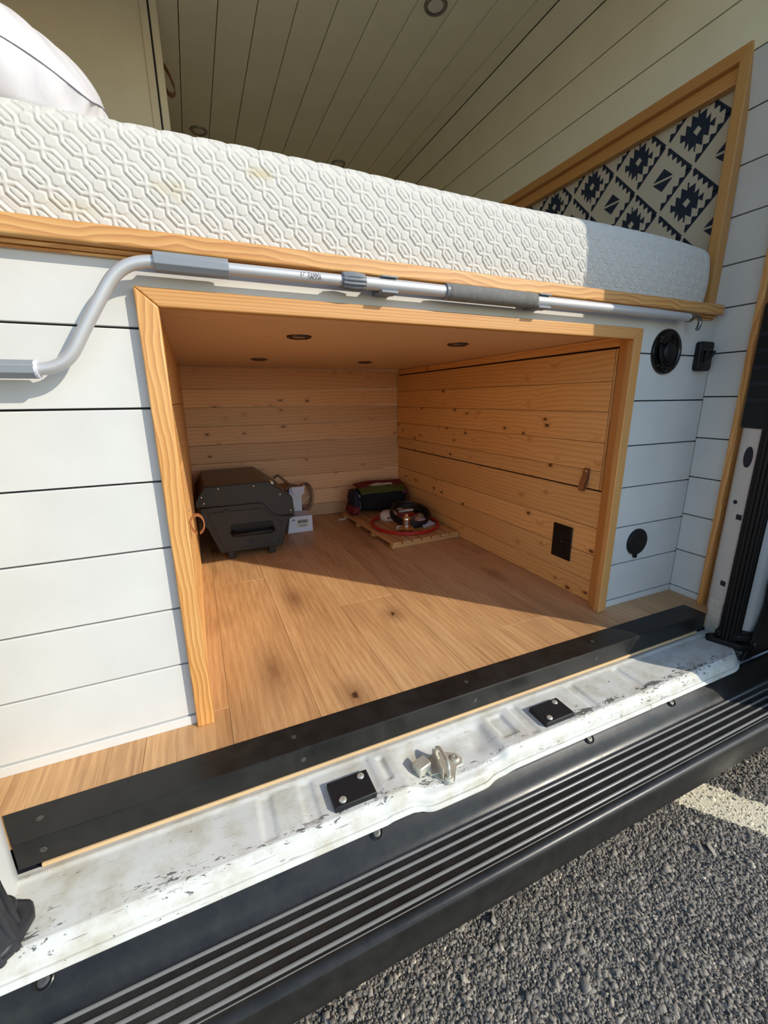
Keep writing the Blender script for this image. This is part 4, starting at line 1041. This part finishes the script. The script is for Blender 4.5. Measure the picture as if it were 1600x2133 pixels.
# front (left) pillar
pil('front_pillar', [(-.500, -.104), (-.386, -.104), (-.351, -.178), (-.346, -.205), (-.37, -.26), (-.50, -.26)], -.075, 1.80, M['body'])
lsl = smooth_path([(-.345, -.284, -.062), (-.350, -.282, -.03), (-.362, -.276, .03), (-.364, -.276, .2), (-.364, -.276, 1.75)], 2, 40)
B('door_seal', MB().tube(lsl, [.034 if i < 1 else .029 for i in range(40)], 20), M['seal'], vb, smooth=60)
for k in range(5):
    a = R(-60+k*38); B('seal_rib', MB().tube([(p[0]+math.cos(a)*.029, p[1]+math.sin(a)*.029, p[2]) for p in lsl], .005, 8), M['seal'], vb, smooth=60)
B('seal_foot', MB().prism([(-.382, -.240), (-.342, -.228), (-.312, -.240), (-.305, -.262), (-.318, -.305), (-.362, -.330), (-.41, -.30)], -.063, -.040, 2), M['seal'], vb, bevel=.008, seg=3)
B('seal_foot', MB().prism([(-.374, -.246), (-.342, -.238), (-.322, -.252), (-.325, -.288), (-.360, -.312), (-.40, -.29)], -.042, -.012, 2), M['seal'], vb, bevel=.009, seg=3)
# header, side bodywork, roof (out of the picture but they shade the interior)
bx('header', -.50, 1.62, -.31, -.14, 1.97, 2.15, M['body'], vb, .01)
bx('side_panel', 1.66, 3.6, -.335, -.303, .21, 2.15, M['body'], vb, .01)
bx('side_panel', -2.6, -.50, -.335, -.20, -.12, 2.15, M['body'], vb, .01)
bx('roof', -2.6, 3.6, -.30, 2.5, 2.15, 2.19, M['body'], vb, .01)
bx('underbody', -2.6, 3.6, -.172, 2.4, -.16, -.062, M['ink'], vb, 0)
bx('far_side', -2.6, 3.6, 2.40, 2.44, -.2, 2.15, M['body'], vb, 0)
B('shade_panel', MB().prism([(1.470, -.098), (1.477, -.085), (1.500, -.046), (1.528, .012), (1.541, .074), (1.534, .150), (1.55, .215), (1.66, .26), (3.6, .26), (3.6, -.098)], -.302, -.2905, 1), M['sealr'], vb, bevel=.003)  # black panel added to stand in for the deep shade beside the pillar foot
bx('rocker_panel', -2.6, 3.6, -.296, -.18, -.36, -.135, M['body'], vb, .005)
# black plastic strike pads on the sill
def pad(x0_, x1_, label):
    t = empty('rubber_pad', ((x0_+x1_)/2, -.258, -.062), label, 'pad')
    B('pad_block', MB().box(x0_, x1_, -.288, -.228, -.0635, -.050), M['rubber'], t, bevel=.002)
    for u_, v_ in ((.80, .80), (.22, .2)):
        Mx = Matrix.Translation((x0_+(x1_-x0_)*u_, -.288+.06*v_, -.0500))
        B('screw', MB().lathe([(.0075, 0), (.0075, .0014), (.0055, .0032), (.002, .0034), (.0018, .0015), (.0003, .0015)], Mx, 20), M['zinc'], t, smooth=40)
pad(.162, .248, 'black bolted pad on the white sill left of the latch')
pad(.686, .776, 'black bolted pad on the white sill right of the latch')
# latch striker in the bowl
la = empty('latch_striker', (.405, -.27, -.074), 'zinc-plated door latch striker bolted in the hollow of the white sill', 'latch')
zb = -.0745
def rotz(a, x_, y_, z_): return Matrix.Translation((x_, y_, z_)) @ Matrix.Rotation(R(a), 4, 'Z')
def slab(pts_, z0_, z1_, name, mat=None, bevel=.001): return B(name, MB().prism(pts_, z0_, z1_, 2), mat or M['zinc'], la, bevel=bevel)
# oval base plate, lower right lobe carries the U bolt, upper right lobe carries a screw
slab([(.375, -.262), (.392, -.238), (.425, -.236), (.452, -.252), (.460, -.270), (.452, -.284), (.436, -.286), (.424, -.300), (.412, -.316), (.396, -.314), (.388, -.300), (.380, -.284)], zb, zb+.004, 'base_plate')
slab([(.366, -.258), (.400, -.244), (.404, -.270), (.392, -.288), (.372, -.284)], zb+.004, zb+.0075, 'base_plate')
B('folded_bracket', MB().box(-.004, .026, -.015, -.012, 0, .020, rotz(14, .352, -.262, zb+.002)).box(-.004, .026, -.015, .010, .020, .023, rotz(14, .352, -.262, zb+.002)).box(-.006, -.003, -.015, .010, 0, .022, rotz(14, .352, -.262, zb+.002)), M['zinc'], la, bevel=.0012)
ub = smooth_path([(.407, -.246, zb+.003), (.407, -.246, zb+.030), (.412, -.254, zb+.034), (.408, -.290, zb+.034), (.404, -.302, zb+.028), (.404, -.304, zb+.003)], 2, 40)
B('striker_bar', MB().tube(ub, .0042, 12), M['zinc'], la, smooth=60)
B('side_plate', MB().box(-.0015, .0015, -.030, .030, 0, .024, rotz(-8, .396, -.272, zb+.004)), M['zinc'], la, bevel=.001)
for x_, y_, r_ in ((.407, -.246, .008), (.404, -.304, .010), (.444, -.266, .010), (.377, -.268, .007)):
    B('bolt_head', MB().lathe([(r_, 0), (r_, .002), (r_*.8, .0045), (r_*.4, .005), (r_*.35, .003), (.0003, .003)], Matrix.Translation((x_, y_, zb+.004)), 20), M['zinc'], la, smooth=40)
# ------------------------------------------------------------------ plastic side step
st = empty('side_step', (.6, -.40, -.15), 'ribbed black plastic entry step running along below the sill', 'step')
sp = [(-.303, -.103), (-.313, -.104), (-.318, -.112), (-.328, -.120), (-.336, -.135), (-.346, -.149), (-.352, -.152), (-.432, -.152), (-.438, -.1502), (-.443, -.1508), (-.4475, -.1528), (-.4515, -.1560), (-.4540, -.1605), (-.4555, -.166), (-.4563, -.173), (-.4565, -.182), (-.4555, -.224), (-.452, -.230), (-.440, -.232), (-.440, -.20), (-.435, -.17), (-.35, -.165), (-.310, -.13)]
B('tread', MB().prism(sp, -.9, 1.64, 0), M['step'], st, smooth=50)
for y_ in (-.3535, -.371, -.3895, -.408, -.4265):
    B('tread_rib', MB().tube([(-.895, y_, -.1522), (1.635, y_, -.1522)], .0034, 10), M['rib'], st, smooth=60)
B('edge_line', MB().tube([(-.895, -.4355, -.1512), (1.635, -.4355, -.1512)], .0012, 6), M['rib'], st, smooth=60)
for x_ in (-.29, .233, .799, 1.108):
    t_ = screw_at(st, x_, -.3190, -.1085, 'S', .0075)
    B('screw_boss', MB().lathe([(.013, -.004), (.013, .0005), (.011, .0015), (.0095, -.001)], Matrix.Translation((x_, -.3185, -.109)) @ Matrix.Rotation(R(35), 4, 'X'), 20), M['step'], st, smooth=40)
# ------------------------------------------------------------------ open sliding door standing outside, right of the doorway
sdv = empty('sliding_door', (2.1, -.45, -.15), 'white van sliding door slid open beside the doorway', 'door')
B('door_shell', MB().prism([(1.4566, -0.34), (1.4416, 0.001), (1.3986, 0.071), (1.3906, 0.161), (1.4026, 0.221), (1.4566, 0.286), (1.4666, 0.371), (1.4616, 0.721), (1.4266, 1.221), (1.3986, 1.621), (1.3966, 2.021), (2.7, 2.021), (2.7, -0.34)], -.50, -.47, 1), M['body'], sdv, bevel=.006)  # out of view; leading edge bent to place its shadow on floor and sill
# ------------------------------------------------------------------ ground
gr = empty('ground', (0, 0, -.55), kind='structure')
B('asphalt', MB().box(-14, 16, -16, 12, -.58, -.5535), M['asph'], gr)
LW = .125
def make_stones():
    # one low irregular pebble, 8 corners + faces, scattered over the visible tarmac
    xs_, ys_ = [], []
    sp_ = .0056
    gx = np.arange(-.15, 2.05, sp_); gy = np.arange(-.85, -.05, sp_)
    X, Y = np.meshgrid(gx, gy); X = X.ravel()+rng.normal(0, .0018, X.size); Y = Y.ravel()+rng.normal(0, .0018, Y.size)
    n = X.size
    base = np.array([(-1, -1, -1), (1, -1, -1), (1, 1, -1), (-1, 1, -1), (-.7, -.7, .6), (.7, -.7, .6), (.7, .7, .6), (-.7, .7, .6)], float)
    f = np.array([(4, 5, 6, 7), (0, 1, 5, 4), (1, 2, 6, 5), (2, 3, 7, 6), (3, 0, 4, 7)])
    s_ = np.exp(rng.normal(0, .36, n))*.0032
    ax = np.stack([s_*rng.uniform(.75, 1.6, n), s_*rng.uniform(.6, 1.1, n), s_*rng.uniform(.5, 1.0, n)], 1)
    V = base[None]*ax[:, None]*(1+rng.uniform(-.35, .35, (n, 8, 3)))
    a = rng.uniform(0, math.pi, n); c, s = np.cos(a), np.sin(a)
    tx, ty = rng.normal(0, .45, n), rng.normal(0, .45, n)
    V[:, :, 2] += V[:, :, 0]*tx[:, None]+V[:, :, 1]*ty[:, None]
    VX = V[:, :, 0]*c[:, None]-V[:, :, 1]*s[:, None]; VY = V[:, :, 0]*s[:, None]+V[:, :, 1]*c[:, None]
    dd_ = (X-1.246)*.794+(Y+.274)*.607; V[:, :, 2] *= np.where((dd_ > 0) & (dd_ < LW), .45, 1.0)[:, None]
    P = np.stack([VX+X[:, None], VY+Y[:, None], V[:, :, 2]-.5535+.0006+rng.uniform(0, .0012, n)[:, None]], -1)
    tint = np.clip(rng.beta(2.2, 3.0, n)+(rng.random(n) > .985)*.6, 0, 1)
    me = bpy.data.meshes.new('aggregate'); me.vertices.add(n*8); me.vertices.foreach_set('co', P.reshape(-1).astype(np.float32))
    q = (f[None]+np.arange(n)[:, None, None]*8).reshape(-1); nf = n*5
    me.loops.add(nf*4); me.loops.foreach_set('vertex_index', q.astype(np.int32))
    me.polygons.add(nf); me.polygons.foreach_set('loop_start', np.arange(0, nf*4, 4, dtype=np.int32)); me.polygons.foreach_set('loop_total', np.full(nf, 4, dtype=np.int32))
    at = me.attributes.new('tint', 'FLOAT', 'POINT'); at.data.foreach_set('value', np.repeat(tint, 8).astype(np.float32))
    # which stones carry line paint
    me.materials.append(M['stone']); me.materials.append(M['line'])
    p0, d = np.array([1.246, -.274]), np.array([.159, -.208]); d = d/np.linalg.norm(d); nn = np.array([-d[1], d[0]])
    dist = (X-p0[0])*nn[0]+(Y-p0[1])*nn[1]; 
    keep = rng.random(n) < np.clip(np.minimum(dist+.004, LW-dist+.004)/.010, 0, 1)*.975
    me.polygons.foreach_set('material_index', np.repeat(keep.astype(np.int32), 5))
    me.update(); me.validate()
    o_ = link('aggregate', me, None, gr); o_['kind'] = 'stuff'
make_stones()
p0, d = Vector((1.246, -.274, 0)), Vector((.159, -.208, 0)).normalized(); nn = Vector((-d.y, d.x, 0))
a_, b_ = p0-d*1.6, p0+d*6
pl = [(a_.x, a_.y), (b_.x, b_.y), (b_.x+nn.x*LW, b_.y+nn.y*LW), (a_.x+nn.x*LW, a_.y+nn.y*LW)]
o = B('parking_line', MB().prism(pl, -.5534, -.5515, 2), M['line']); tag(o, 'worn cream painted parking line on the asphalt right of the step', 'road marking')
